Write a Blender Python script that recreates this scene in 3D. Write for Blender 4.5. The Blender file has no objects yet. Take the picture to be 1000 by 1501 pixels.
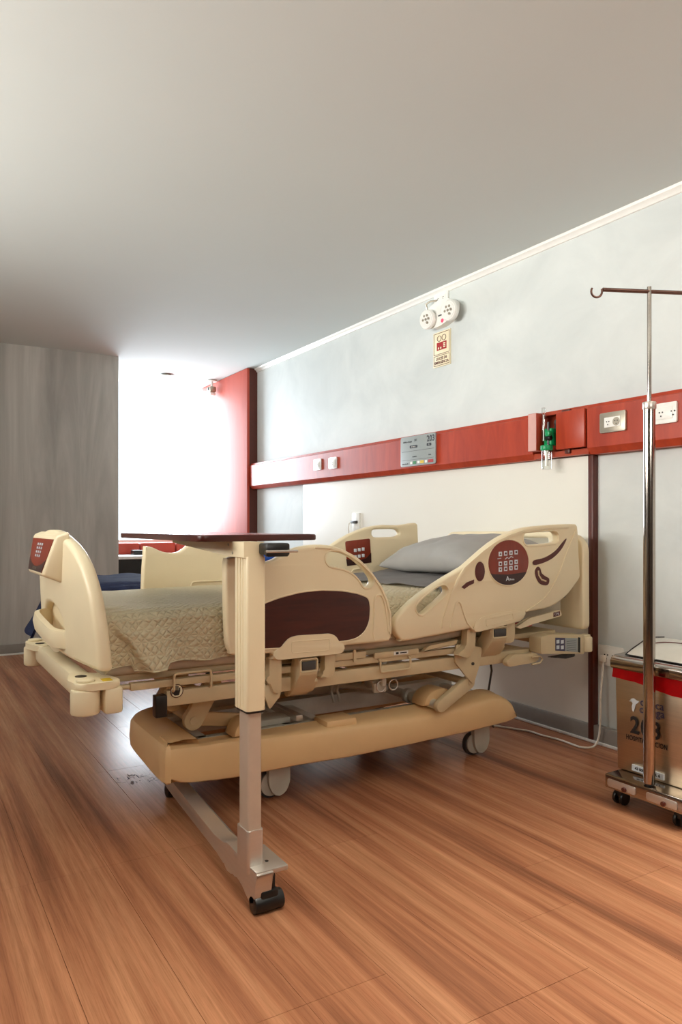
import bpy, bmesh, math, random
from mathutils import Vector, Matrix, noise
from mathutils.geometry import tessellate_polygon
random.seed(7)
SC = bpy.context.scene
COL = SC.collection
PI = math.pi
R = math.radians

# ------------------------------------------------------------------ camera, world, lights, exposure
cam_d = bpy.data.cameras.new('camera'); cam = bpy.data.objects.new('camera', cam_d); COL.objects.link(cam)
cam_d.sensor_fit = 'HORIZONTAL'; cam_d.sensor_width = 36; cam_d.lens = 38.88
cam_d.shift_y = 0.0205; cam_d.clip_start = 0.05
cam.location = (0, 0, 1.04); cam.rotation_euler = (PI/2, 0, -math.atan(654/1080))
SC.camera = cam

w = bpy.data.worlds.new('world'); SC.world = w; w.use_nodes = True
bg = w.node_tree.nodes['Background']
bg.inputs[0].default_value = (0.86, 0.93, 1.0, 1); bg.inputs[1].default_value = 2.2

def area(name, loc, rot, sx, sy, power, col, spread=PI):
    d = bpy.data.lights.new(name, 'AREA'); d.shape = 'RECTANGLE'; d.size = sx; d.size_y = sy
    d.energy = power; d.color = col
    d.spread = spread
    o = bpy.data.objects.new(name, d); COL.objects.link(o); o.location = loc; o.rotation_euler = rot
    return o
# daylight pouring through the window at the far end
area('window_daylight', (1.95, 8.35, 1.85), (R(-90), 0, 0), 1.8, 1.8, 104, (0.84, 0.92, 1.0), R(130))
# the ceiling panels of the room, behind and above the photographer
area('ceiling_panel_light', (2.3, 0.5, 2.46), (0, 0, 0), 0.55, 0.55, 12.5, (1.0, 0.94, 0.84), R(72))
area('ceiling_panel_light', (0.55, 0.9, 2.46), (0, 0, 0), 0.55, 0.55, 6.5, (1.0, 0.94, 0.84), R(72))
# added fill aimed at the ceiling from the wall behind the photographer
area('ceiling_fill_light', (0.7, -1.55, 1.80), (R(140), 0, 0), 2.0, 0.3, 50, (1.0, 0.93, 0.85))
# added fill light at the left wall, outside the frame; no known window
area('left_fill_light', (-1.88, 2.9, 1.95), (R(108), 0, R(-90)), 3.0, 0.8, 76, (1.0, 0.97, 0.92), R(105))

vs = SC.view_settings
vs.view_transform = 'Standard'; vs.look = 'None'; vs.gamma = 1; vs.use_curve_mapping = False
vs.exposure = 0.19
SC.cycles.use_denoising = True
SC.cycles.max_bounces = 8; SC.cycles.diffuse_bounces = 5

# ------------------------------------------------------------------ materials
def srgb(r, g, b):
    f = lambda c: (c/255/12.92) if c/255 <= 0.04045 else ((c/255+0.055)/1.055)**2.4
    return (f(r), f(g), f(b), 1)
class NT:
    def __init__(s, m): s.t = m.node_tree; s.n = s.t.nodes; s.l = s.t.links
    def a(s, typ, **k):
        n = s.n.new(typ)
        for kk, v in k.items():
            if kk == 'ins':
                for i, x in v.items(): n.inputs[i].default_value = x
            else: setattr(n, kk, v)
        return n
    def c(s, o, i): s.l.new(o, i)
def mat(name, col, rough=0.5, metal=0.0, var=0.06, scale=(30, 30, 30), bump=0.0, bscale=300, spec=0.5, coat=0.0, aniso=0):
    m = bpy.data.materials.new(name); m.use_nodes = True
    t = NT(m); b = t.n['Principled BSDF']
    b.inputs['Roughness'].default_value = rough; b.inputs['Metallic'].default_value = metal
    b.inputs['Specular IOR Level'].default_value = spec; b.inputs['Coat Weight'].default_value = coat
    g = t.a('ShaderNodeNewGeometry'); mp = t.a('ShaderNodeMapping', ins={'Scale': scale})
    t.c(g.outputs['Position'], mp.inputs[0])
    nz = t.a('ShaderNodeTexNoise', ins={'Scale': 1.0, 'Detail': 4.0}); t.c(mp.outputs[0], nz.inputs['Vector'])
    r = t.a('ShaderNodeValToRGB')
    r.color_ramp.elements[0].position = 0.3; r.color_ramp.elements[1].position = 0.7
    r.color_ramp.elements[0].color = tuple(c*(1-var) for c in col[:3])+(1,)
    r.color_ramp.elements[1].color = tuple(min(1, c*(1+var)) for c in col[:3])+(1,)
    t.c(nz.outputs[0], r.inputs[0]); t.c(r.outputs[0], b.inputs['Base Color'])
    if bump:
        n2 = t.a('ShaderNodeTexNoise', ins={'Scale': bscale, 'Detail': 3.0}); t.c(g.outputs['Position'], n2.inputs['Vector'])
        bp = t.a('ShaderNodeBump', ins={'Strength': bump, 'Distance': 0.001}); t.c(n2.outputs[0], bp.inputs['Height'])
        t.c(bp.outputs[0], b.inputs['Normal'])
    return m
def emis(name, col, s):
    m = bpy.data.materials.new(name); m.use_nodes = True; t = NT(m); b = t.n['Principled BSDF']
    b.inputs['Base Color'].default_value = col; b.inputs['Emission Color'].default_value = col
    b.inputs['Emission Strength'].default_value = s
    return m
def glassy(name, tint=(1, 1, 1, 1), refl=0.12):
    m = bpy.data.materials.new(name); m.use_nodes = True; t = NT(m)
    t.n.remove(t.n['Principled BSDF']); out = t.n['Material Output']
    tr = t.a('ShaderNodeBsdfTransparent', ins={0: tint}); gl = t.a('ShaderNodeBsdfGlossy', ins={'Roughness': 0.03})
    lw = t.a('ShaderNodeLayerWeight', ins={'Blend': refl}); mx = t.a('ShaderNodeMixShader')
    t.c(lw.outputs['Facing'], mx.inputs[0]); t.c(tr.outputs[0], mx.inputs[1]); t.c(gl.outputs[0], mx.inputs[2])
    t.c(mx.outputs[0], out.inputs[0])
    return m

M = {}
M['cream'] = mat('cream_plastic', srgb(236, 221, 186), 0.36, var=0.02, scale=(8, 8, 8), bump=0.05, bscale=500)
M['tanshade'] = mat('cream_plastic_shaded', srgb(234, 198, 146), 0.40, var=0.03, scale=(8, 8, 8), bump=0.05, bscale=500)  # same plastic as the cream, with warm shade put into the colour
M['beige'] = mat('beige_painted_steel', srgb(214, 196, 158), 0.4, var=0.04, scale=(14, 14, 14))
M['greysteel'] = mat('pale_grey_steel', srgb(205, 203, 190), 0.35, var=0.05, scale=(12, 12, 12))
M['litsteel'] = mat('window_lit_steel', srgb(226, 224, 214), 0.35, var=0.04)  # base frame steel, window light put into the paler colour
M['black'] = mat('black_plastic', srgb(22, 22, 22), 0.35, var=0.15)
M['dgrey'] = mat('dark_grey_rubber', srgb(70, 68, 66), 0.5, var=0.1)
M['white'] = mat('white_plastic', srgb(238, 238, 232), 0.35, var=0.02)
M['chrome'] = mat('polished_steel', srgb(176, 168, 160), 0.13, 1.0, var=0.04, scale=(3, 3, 80))
M['steel'] = mat('brushed_steel', srgb(206, 188, 162), 0.36, 1.0, var=0.06, scale=(4, 4, 300), bump=0.05, bscale=700)
M['pewter'] = mat('pewter', srgb(176, 168, 152), 0.35, 0.7, var=0.05)
M['silver'] = mat('satin_aluminium', srgb(214, 208, 200), 0.32, 0.75, var=0.03, scale=(5, 5, 100))
M['taupe'] = mat('taupe_column_paint', srgb(196, 178, 160), 0.4, 0.2, var=0.03)
M['reflsteel'] = mat('steel_dark_reflection', srgb(120, 92, 84), 0.3, 1.0, var=0.1)  # polished steel with its dark reddish reflection put into the colour
M['brown'] = mat('dark_brown_strip', srgb(84, 34, 20), 0.4, var=0.1)
M['ink'] = mat('black_ink', srgb(28, 26, 26), 0.5)
M['reflstroke'] = mat('dark_reflection_strokes', srgb(44, 30, 26), 1.0, spec=0.0)
M['navyink'] = mat('dull_blue_ink', srgb(74, 70, 96), 0.5)
M['redink'] = mat('red_ink', srgb(165, 30, 30), 0.5)
M['paleink'] = mat('pale_ink', srgb(215, 222, 228), 0.5)
M['maroon'] = mat('maroon_decal', srgb(88, 32, 24), 0.4, var=0.1)
M['panelred'] = mat('red_brown_panel_film', srgb(132, 48, 26), 0.32, var=0.12, scale=(40, 40, 6))
M['paneldark'] = mat('dark_panel_film', srgb(56, 28, 24), 0.3, var=0.1)
M['green'] = mat('green_plastic', srgb(10, 150, 90), 0.35)
M['red_bag'] = mat('red_plastic_film', srgb(214, 14, 24), 0.3, var=0.1, bump=0.4, bscale=60)
M['yellow'] = mat('yellow_ink', srgb(222, 190, 40), 0.5)
M['grn_ink'] = mat('green_ink', srgb(50, 130, 70), 0.5)
M['boardgrey'] = mat('grey_board', srgb(158, 166, 166), 0.4, var=0.02)
M['signcream'] = mat('cream_sign_face', srgb(238, 228, 196), 0.5, var=0.02)
M['cord'] = mat('white_cord', srgb(224, 216, 200), 0.5)
M['skirting'] = mat('grey_skirting', srgb(142, 136, 128), 0.5, var=0.04)
M['skirting_bead'] = mat('pale_skirting_bead', srgb(225, 222, 215), 0.4)
M['ceil'] = mat('ceiling_paint', srgb(208, 215, 212), 0.9, var=0.012, scale=(1.5, 1.5, 1.5))
M['laminate'] = mat('pale_wall_laminate', srgb(234, 232, 222), 0.28, var=0.012, scale=(2, 2, 2))
M['pillow'] = mat('grey_pillowcase', srgb(157, 155, 151), 0.55, var=0.05, scale=(10, 10, 10), bump=0.25, bscale=25)
M['sheet'] = mat('grey_sheet', srgb(164, 161, 160), 0.6, var=0.04, scale=(10, 10, 10), bump=0.2, bscale=25)
M['navy'] = mat('navy_blanket', srgb(52, 62, 98), 0.85, var=0.35, scale=(30, 120, 120), bump=0.8, bscale=120)
M['blue'] = mat('blue_cushion', srgb(44, 92, 190), 0.6, var=0.1)
M['matt'] = mat('mattress_cover', srgb(190, 180, 160), 0.6)
M['clear'] = glassy('clear_plastic', (0.93, 0.95, 0.94, 1), 0.35)
M['pane'] = glassy('window_glass', (0.97, 0.985, 0.99, 1), 0.08)
M['flap'] = mat('pale_bin_flap', srgb(206, 203, 192), 0.3, var=0.02)
M['led'] = emis('red_led', srgb(255, 40, 60), 3)
M['fillglow'] = emis('fill_glow_pane', srgb(240, 240, 236), 1.0)  # glow of the added fill pane on the left wall
M['lamp_face'] = emis('lit_lamp_face', srgb(255, 244, 226), 4)

def wood(name, c1, c2, rough, scale, spec=0.5):
    m = mat(name, c1, rough, spec=spec); t = NT(m); b = t.n['Principled BSDF']
    g = t.a('ShaderNodeNewGeometry'); mp = t.a('ShaderNodeMapping', ins={'Scale': scale}); t.c(g.outputs['Position'], mp.inputs[0])
    nz = t.a('ShaderNodeTexNoise', ins={'Scale': 1.0, 'Detail': 6.0, 'Roughness': 0.6, 'Distortion': 0.6}); t.c(mp.outputs[0], nz.inputs['Vector'])
    r = t.a('ShaderNodeValToRGB'); r.color_ramp.elements[0].position = 0.32; r.color_ramp.elements[1].position = 0.68
    r.color_ramp.elements[0].color = c1; r.color_ramp.elements[1].color = c2
    t.c(nz.outputs[0], r.inputs[0]); t.c(r.outputs[0], b.inputs['Base Color'])
    return m
M['cherry'] = wood('cherry_laminate', srgb(150, 52, 28), srgb(176, 70, 40), 0.34, (10, 10, 3))
M['cherryrail'] = wood('cherry_rail_laminate', srgb(156, 50, 26), srgb(182, 66, 36), 0.36, (10, 14, 3))
M['mahog'] = wood('mahogany_laminate', srgb(56, 18, 12), srgb(76, 28, 18), 0.35, (4, 14, 40))
M['tabletop'] = wood('table_top_laminate', srgb(110, 44, 32), srgb(134, 58, 44), 0.25, (30, 5, 8))
M['panelface'] = wood('cherry_panel', srgb(180, 72, 54), srgb(196, 86, 68), 0.55, (6, 6, 1.0))

M['sheenface'] = mat('laminate_painted_sheen', srgb(214, 168, 160), 0.35, var=0.04)  # gloss reflection on the hatch cover, painted as a paler laminate

def wall_mat(name, c1, c2, scale, rough=0.6, bump=0.15):
    m = wood(name, c1, c2, rough, scale); t = NT(m); b = t.n['Principled BSDF']
    g = t.a('ShaderNodeNewGeometry'); mp = t.a('ShaderNodeMapping', ins={'Scale': tuple(s*6 for s in scale)}); t.c(g.outputs['Position'], mp.inputs[0])
    nz = t.a('ShaderNodeTexNoise', ins={'Scale': 1.0, 'Detail': 8.0, 'Roughness': 0.7}); t.c(mp.outputs[0], nz.inputs['Vector'])
    bp = t.a('ShaderNodeBump', ins={'Strength': bump, 'Distance': 0.002}); t.c(nz.outputs[0], bp.inputs['Height']); t.c(bp.outputs[0], b.inputs['Normal'])
    return m
M['wallgrey'] = wall_mat('grey_cement_wallpaper', srgb(200, 206, 204), srgb(216, 221, 218), (3, 2.0, 2.6))
M['walldark'] = wall_mat('dark_brushed_cement_wall', srgb(158, 155, 149), srgb(200, 197, 190), (5.0, 5, 0.5), 0.6, 0.3)
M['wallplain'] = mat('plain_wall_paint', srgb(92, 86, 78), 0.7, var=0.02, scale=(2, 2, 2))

def floor_mat():
    m = bpy.data.materials.new('vinyl_wood_plank'); m.use_nodes = True; t = NT(m); b = t.n['Principled BSDF']
    g = t.a('ShaderNodeNewGeometry'); oi = t.a('ShaderNodeObjectInfo')
    ml = t.a('ShaderNodeMath', operation='MULTIPLY', ins={1: 0.25}); t.c(oi.outputs['Random'], ml.inputs[0])
    cb = t.a('ShaderNodeCombineXYZ'); t.c(ml.outputs[0], cb.inputs[2])
    ad = t.a('ShaderNodeVectorMath', operation='ADD'); t.c(g.outputs['Position'], ad.inputs[0]); t.c(cb.outputs[0], ad.inputs[1])
    def nz(scale, det, rg, dist=0.4, src=ad.outputs[0]):
        mp = t.a('ShaderNodeMapping', ins={'Scale': scale}); t.c(src, mp.inputs[0])
        n = t.a('ShaderNodeTexNoise', ins={'Scale': 1.0, 'Detail': det, 'Roughness': rg, 'Distortion': dist}); t.c(mp.outputs[0], n.inputs['Vector']); return n.outputs[0]
    broad = nz((12, 0.5, 0.35), 3, 0.5, 0.3); mid = nz((70, 1.0, 1), 5, 0.6, 0.2); fine = nz((380, 10, 1), 3, 0.6, 0.1)
    r1 = t.a('ShaderNodeValToRGB'); e = r1.color_ramp.elements
    e[0].position = 0.30; e[0].color = srgb(132, 86, 62); e[1].position = 0.70; e[1].color = srgb(196, 142, 104)
    x = e.new(0.46); x.color = srgb(170, 114, 82)
    t.c(broad, r1.inputs[0])
    r2 = t.a('ShaderNodeValToRGB'); r2.color_ramp.elements[0].position = 0.3; r2.color_ramp.elements[0].color = (0.66, 0.62, 0.60, 1)
    r2.color_ramp.elements[1].position = 0.65; r2.color_ramp.elements[1].color = (1.08, 1.08, 1.08, 1); t.c(mid, r2.inputs[0])
    r3 = t.a('ShaderNodeValToRGB'); r3.color_ramp.elements[0].position = 0.3; r3.color_ramp.elements[0].color = (0.72, 0.70, 0.68, 1)
    r3.color_ramp.elements[1].position = 0.55; r3.color_ramp.elements[1].color = (1.05, 1.05, 1.05, 1); t.c(fine, r3.inputs[0])
    m1 = t.a('ShaderNodeMix', data_type='RGBA', blend_type='MULTIPLY'); m1.inputs[0].default_value = 0.8
    t.c(r1.outputs[0], m1.inputs[6]); t.c(r2.outputs[0], m1.inputs[7])
    m2 = t.a('ShaderNodeMix', data_type='RGBA', blend_type='MULTIPLY'); m2.inputs[0].default_value = 0.6
    t.c(m1.outputs[2], m2.inputs[6]); t.c(r3.outputs[0], m2.inputs[7])
    hs = t.a('ShaderNodeHueSaturation', ins={'Saturation': 1.0}); mr = t.a('ShaderNodeMapRange', ins={3: 0.97, 4: 1.03})
    t.c(oi.outputs['Random'], mr.inputs[0]); t.c(mr.outputs[0], hs.inputs['Value']); t.c(m2.outputs[2], hs.inputs['Color'])
    t.c(hs.outputs[0], b.inputs['Base Color'])
    b.inputs['Roughness'].default_value = 0.26; b.inputs['Specular IOR Level'].default_value = 0.09
    bp = t.a('ShaderNodeBump', ins={'Strength': 0.35, 'Distance': 0.0006}); t.c(fine, bp.inputs['Height']); t.c(bp.outputs[0], b.inputs['Normal'])
    return m
M['floor'] = floor_mat()

def quilt_mat():
    m = bpy.data.materials.new('quilted_beige_cotton'); m.use_nodes = True; t = NT(m); b = t.n['Principled BSDF']
    b.inputs['Base Color'].default_value = srgb(208, 196, 164); b.inputs['Roughness'].default_value = 0.8
    uv = t.a('ShaderNodeUVMap'); sp = t.a('ShaderNodeSeparateXYZ')
    n0 = t.a('ShaderNodeTexNoise', ins={'Scale': 14.0, 'Detail': 2.0}); t.c(uv.outputs[0], n0.inputs['Vector'])
    mx = t.a('ShaderNodeMix', data_type='VECTOR'); mx.inputs[0].default_value = 0.03
    t.c(uv.outputs[0], mx.inputs[4]); t.c(n0.outputs[1], mx.inputs[5]); t.c(mx.outputs[1], sp.inputs[0])
    def mth(op, a, bb=None, v=None):
        n = t.a('ShaderNodeMath', operation=op)
        t.c(a, n.inputs[0])
        if bb is not None: t.c(bb, n.inputs[1])
        if v is not None: n.inputs[1].default_value = v
        return n.outputs[0]
    s = mth('ADD', sp.outputs[0], sp.outputs[1]); d = mth('SUBTRACT', sp.outputs[0], sp.outputs[1])
    k = PI/0.027
    a1 = mth('ABSOLUTE', mth('SINE', mth('MULTIPLY', s, v=k))); a2 = mth('ABSOLUTE', mth('SINE', mth('MULTIPLY', d, v=k)))
    a3 = mth('ABSOLUTE', mth('SINE', mth('MULTIPLY', sp.outputs[1], v=k*0.7)))
    h = mth('POWER', mth('MULTIPLY', mth('MULTIPLY', a1, a2), a3), v=0.5)
    n1 = t.a('ShaderNodeTexNoise', ins={'Scale': 70.0, 'Detail': 3.0}); t.c(uv.outputs[0], n1.inputs['Vector'])
    hh = mth('ADD', h, mth('MULTIPLY', n1.outputs[0], v=0.8))
    bp = t.a('ShaderNodeBump', ins={'Strength': 1.0, 'Distance': 0.0055}); t.c(hh, bp.inputs['Height']); t.c(bp.outputs[0], b.inputs['Normal'])
    return m
M['quilt'] = quilt_mat()

# ------------------------------------------------------------------ mesh helpers
def rounded(pts, r, n=4):
    out = []; N = len(pts)
    for i in range(N):
        p0, p, p1 = Vector(pts[i-1]), Vector(pts[i]), Vector(pts[(i+1) % N])
        a, b = p0-p, p1-p
        rr = min(r, a.length*0.45, b.length*0.45)
        if a.length < 1e-6 or b.length < 1e-6: continue
        A, B = p+a.normalized()*rr, p+b.normalized()*rr
        for k in range(n+1):
            t = k/n; q = A*(1-t)**2+p*2*t*(1-t)+B*t*t; out.append(tuple(q))
    return out
def smooth(pts, n=4):
    out = []; N = len(pts)
    for i in range(N):
        p0, p1, p2, p3 = [Vector(pts[(i+j-1) % N]) for j in range(4)]
        for k in range(n):
            t = k/n
            out.append(tuple(0.5*((2*p1)+(-p0+p2)*t+(2*p0-5*p1+4*p2-p3)*t*t+(-p0+3*p1-3*p2+p3)*t**3)))
    return out
def circle(cx, cy, r, n=24, ry=None):
    return [(cx+r*math.cos(2*PI*k/n), cy+(ry or r)*math.sin(2*PI*k/n)) for k in range(n)]
def grow(pts, d):
    cx = sum(p[0] for p in pts)/len(pts); cz = sum(p[1] for p in pts)/len(pts); out = []
    N = len(pts); A = sum(pts[i-1][0]*pts[i][1]-pts[i][0]*pts[i-1][1] for i in range(N))
    sg = 1 if A > 0 else -1
    for i in range(N):
        a, b = Vector(pts[i-1]), Vector(pts[(i+1) % N]); tt = (b-a).normalized(); n = Vector((tt.y, -tt.x))*sg
        out.append((pts[i][0]+n.x*d, pts[i][1]+n.y*d))
    return out
# frames: local (a, b, c) -> world
def fXZ(y): return Matrix(((1, 0, 0, 0), (0, 0, -1, y), (0, 1, 0, 0), (0, 0, 0, 1)))       # c points to -Y (towards the near side)
def fYZ(x): return Matrix(((0, 0, -1, x), (-1, 0, 0, 0), (0, 1, 0, 0), (0, 0, 0, 1)))      # a = -Y, b = Z, c = -X
def fXY(z): return Matrix.Translation((0, 0, z))

class MB:
    def __init__(s): s.bm = bmesh.new(); s.uv = None
    def box(s, x0, x1, y0, y1, z0, z1, b=0.0, mtx=None, seg=2):
        g = bmesh.ops.create_cube(s.bm, size=1.0)['verts']
        T = Matrix.Translation(((x0+x1)/2, (y0+y1)/2, (z0+z1)/2)) @ Matrix.Diagonal((abs(x1-x0), abs(y1-y0), abs(z1-z0), 1))
        bmesh.ops.transform(s.bm, matrix=T, verts=g)
        if b:
            ed = {e for v in g for e in v.link_edges}
            r = bmesh.ops.bevel(s.bm, geom=list(ed), offset=min(b, 0.48*min(abs(x1-x0), abs(y1-y0), abs(z1-z0))), segments=seg, profile=0.5, affect='EDGES')
            g = list({v for f in r['faces'] for v in f.verts} | {v for v in g if v.is_valid})
        if mtx: bmesh.ops.transform(s.bm, matrix=mtx, verts=g)
        return s
    def add(s, verts, faces, mtx=None):
        vs_ = [s.bm.verts.new(mtx @ Vector(v) if mtx else v) for v in verts]
        for f in faces:
            try: s.bm.faces.new([vs_[i] for i in f])
            except ValueError: pass
        return s
    def prism(s, poly, mtx, c0, c1, b=0.0, seg=2):
        n = len(poly)
        g = [s.bm.verts.new((p[0], p[1], c0)) for p in poly]+[s.bm.verts.new((p[0], p[1], c1)) for p in poly]
        f1 = s.bm.faces.new(g[:n]); f2 = s.bm.faces.new(g[n:])
        for i in range(n): s.bm.faces.new((g[i], g[(i+1) % n], g[n+(i+1) % n], g[n+i]))
        if b:
            ed = list(set(f1.edges) | set(f2.edges))
            r = bmesh.ops.bevel(s.bm, geom=ed, offset=b, segments=seg, profile=0.5, affect='EDGES')
            g = list({v for f in r['faces'] for v in f.verts} | {v for v in g if v.is_valid})
        bmesh.ops.transform(s.bm, matrix=mtx, verts=g)
        return s
    def plate(s, outer, holes, mtx, c0, c1, b, seg=3):
        """flat plate with holes and rounded rims"""
        def prep(poly):
            n = len(poly); out = []
            for i in range(n):
                p, q = Vector(poly[i]), Vector(poly[(i+1) % n]); k = max(1, round((q-p).length/.012))
                out += [tuple(p+(q-p)*j/k) for j in range(k)]
            res = [out[0]]
            for p in out[1:]:
                if (Vector(p)-Vector(res[-1])).length > .0025: res.append(p)
            A = sum(res[i-1][0]*res[i][1]-res[i][0]*res[i-1][1] for i in range(len(res)))
            return res if A > 0 else res[::-1]
        loops = [prep(outer)]+[prep(h) for h in holes]; lo, hi = min(c0, c1), max(c0, c1); caps = {0: [], 1: []}
        for li, L in enumerate(loops):
            sg = -1 if li == 0 else 1; rings = []
            lev = [(b*(1-math.sin(PI/2*k/seg)), lo+b*(1-math.cos(PI/2*k/seg))) for k in range(seg+1)]
            lev += [(d, hi-(z-lo)) for d, z in lev[::-1]]
            for d, z in lev:
                pts = grow(L, sg*d); rings.append([s.bm.verts.new(mtx @ Vector((p[0], p[1], z))) for p in pts])
                if z == lev[0][1]: caps[0].append((pts, rings[-1]))
                elif z == lev[-1][1]: caps[1].append((pts, rings[-1]))
            n = len(L)
            for r0, r1 in zip(rings, rings[1:]):
                for i in range(n): s.bm.faces.new((r0[i], r0[(i+1) % n], r1[(i+1) % n], r1[i]))
        for cp in caps.values():
            allv = [v for _, rg in cp for v in rg]
            for t3 in tessellate_polygon([[Vector((p[0], p[1], 0)) for p in pts] for pts, _ in cp]):
                try: s.bm.faces.new([allv[i] for i in t3])
                except ValueError: pass
        return s
    def tube(s, pts, r, n=10, closed=False, caps=True):
        P = [Vector(p) for p in pts]; N = len(P); rings = []; up = None
        for i in range(N):
            if closed: d = (P[(i+1) % N]-P[i-1])
            else: d = P[min(i+1, N-1)]-P[max(i-1, 0)]
            d.normalize()
            if up is None:
                up = Vector((0, 0, 1)) if abs(d.z) < 0.9 else Vector((1, 0, 0))
            u = (up-d*up.dot(d)).normalized(); v = d.cross(u); up = u
            rr = r[i] if isinstance(r, (list, tuple)) else r
            rings.append([s.bm.verts.new(P[i]+(u*math.cos(2*PI*k/n)+v*math.sin(2*PI*k/n))*rr) for k in range(n)])
        for i in range(N if closed else N-1):
            a, b = rings[i], rings[(i+1) % N]
            for k in range(n): s.bm.faces.new((a[k], a[(k+1) % n], b[(k+1) % n], b[k]))
        if not closed and caps: s.bm.faces.new(rings[0]); s.bm.faces.new(rings[-1])
        return s
    def cyl(s, p0, p1, r, n=24, b=0.0):
        p0, p1 = Vector(p0), Vector(p1); d = (p1-p0).normalized()
        if b: return s.tube([p0, p0+d*b*0.3, p0+d*b, p1-d*b, p1-d*b*0.3, p1], [r-b, r-b*0.3, r, r, r-b*0.3, r-b], n)
        return s.tube([p0, p1], r, n)
    def text(s, body, mtx, size, c0=0.0, thick=0.0004, bold=0.0, align='CENTER', spacing=1.0):
        cu = bpy.data.curves.new('tmp', 'FONT'); cu.body = body; cu.size = size; cu.extrude = thick; cu.offset = bold
        cu.align_x = align; cu.align_y = 'CENTER'; cu.resolution_u = 3; cu.space_character = spacing
        o = bpy.data.objects.new('tmp', cu); COL.objects.link(o); bpy.context.view_layer.update()
        me = o.evaluated_get(bpy.context.evaluated_depsgraph_get()).to_mesh()
        bm2 = bmesh.new(); bm2.from_mesh(me)
        me2 = bpy.data.meshes.new('tmp'); bm2.to_mesh(me2); bm2.free()
        me2.transform(mtx @ Matrix.Translation((0, 0, c0))); s.bm.from_mesh(me2)
        bpy.data.objects.remove(o); bpy.data.curves.remove(cu); bpy.data.meshes.remove(me2)
        return s
    def xf(s, m): bmesh.ops.transform(s.bm, matrix=m, verts=s.bm.verts); return s
    def mirY(s, yc):
        bmesh.ops.transform(s.bm, matrix=Matrix.Translation((0, 2*yc, 0)) @ Matrix.Diagonal((1, -1, 1, 1)), verts=s.bm.verts)
        return s

WL = {}
def obj(name, mb, m, parent=None, label=None, cat=None, group=None, kind=None, ang=35, pivot=None):
    bm = mb.bm
    bmesh.ops.recalc_face_normals(bm, faces=bm.faces)
    xs = [v.co for v in bm.verts]
    lo = Vector([min(c[i] for c in xs) for i in range(3)]); hi = Vector([max(c[i] for c in xs) for i in range(3)])
    c = Vector(pivot) if pivot else ((lo+hi)/2 if parent else Vector(((lo.x+hi.x)/2, (lo.y+hi.y)/2, lo.z)))
    bmesh.ops.translate(bm, vec=-c, verts=bm.verts)
    me = bpy.data.meshes.new(name); bm.to_mesh(me); bm.free()
    me.polygons.foreach_set('use_smooth', [True]*len(me.polygons)); me.set_sharp_from_angle(angle=R(ang))
    me.materials.append(M[m] if isinstance(m, str) else m)
    o = bpy.data.objects.new(name, me); COL.objects.link(o)
    if parent: o.parent = parent; o.location = c-WL[parent.name]
    else: o.location = c
    WL[o.name] = c
    tag(o, label, cat, group, kind)
    return o
def tag(o, label=None, cat=None, group=None, kind=None):
    if label: o['label'] = label
    if cat: o['category'] = cat
    if group: o['group'] = group
    if kind: o['kind'] = kind
    return o
def thing(name, loc, label, cat, group=None):
    o = bpy.data.objects.new(name, None); COL.objects.link(o); o.location = loc; WL[o.name] = Vector(loc)
    o.empty_display_size = 0.05
    return tag(o, label, cat, group)
def struct(name, mb, m, parent=None):
    return obj(name, mb, m, parent, kind=None if parent else 'structure')
def copy_child(o, parent, dloc):
    c = o.copy(); COL.objects.link(c); c.parent = parent
    WL[c.name] = WL[o.name]+Vector(dloc)
    c.location = WL[c.name]-WL[parent.name] if parent else WL[c.name]
    for ch in list(o.children): copy_child(ch, c, dloc)
    return c

# ------------------------------------------------------------------ structure
ZC = 2.51
fl = struct('floor', MB().box(-2.0, 2.9, -1.8, 7.6, -0.12, -0.004), 'brown')
PW, PL = 0.2105, 0.888
me_by = {}
y0s = 2.298
i = 0
x = 0.5565-12*PW
while x < 2.9:
    x1 = min(x+PW, 2.9); xa = max(x, -1.99)
    if x1 > -1.99:
        off = 0.0 if abs(x-0.5565) < 0.02 or abs(x-0.346) < 0.02 or abs(x-0.767) < 0.02 else random.choice((0.0, 0.22, 0.44, 0.66))
        y = y0s+off-5*PL
        while y < 7.45:
            ya, yb = max(y, -1.79), min(y+PL, 7.5)
            if yb-ya > 0.02:
                key = (round(x1-xa, 4), round(yb-ya, 4))
                g = 0.0005
                if key in me_by:
                    o = me_by[key].copy(); COL.objects.link(o); c = Vector(((xa+x1)/2, (ya+yb)/2, -0.0015))
                    WL[o.name] = c; o.location = c-WL[fl.name]
                else:
                    o = struct('plank', MB().box(xa+g, x1-g, ya+g, yb-g, -0.003, 0.0, 0.0004, seg=1), 'floor', fl); me_by[key] = o
            y += PL
    x += PW

rfl = MB(); rs = random.Random(3)  # a floor reflection drawn as short dark strokes
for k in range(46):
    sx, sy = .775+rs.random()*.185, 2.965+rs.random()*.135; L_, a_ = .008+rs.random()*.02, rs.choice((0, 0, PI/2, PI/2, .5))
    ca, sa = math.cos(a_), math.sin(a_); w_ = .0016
    rfl.add([(sx-ca*L_/2-sa*w_, sy-sa*L_/2+ca*w_, .0003), (sx+ca*L_/2-sa*w_, sy+sa*L_/2+ca*w_, .0003), (sx+ca*L_/2+sa*w_, sy+sa*L_/2-ca*w_, .0003), (sx-ca*L_/2+sa*w_, sy-sa*L_/2-ca*w_, .0003)], [(0, 1, 2, 3)])
sk = struct('reflection_strokes', rfl, 'reflstroke', fl); sk['kind'] = 'stuff'

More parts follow.
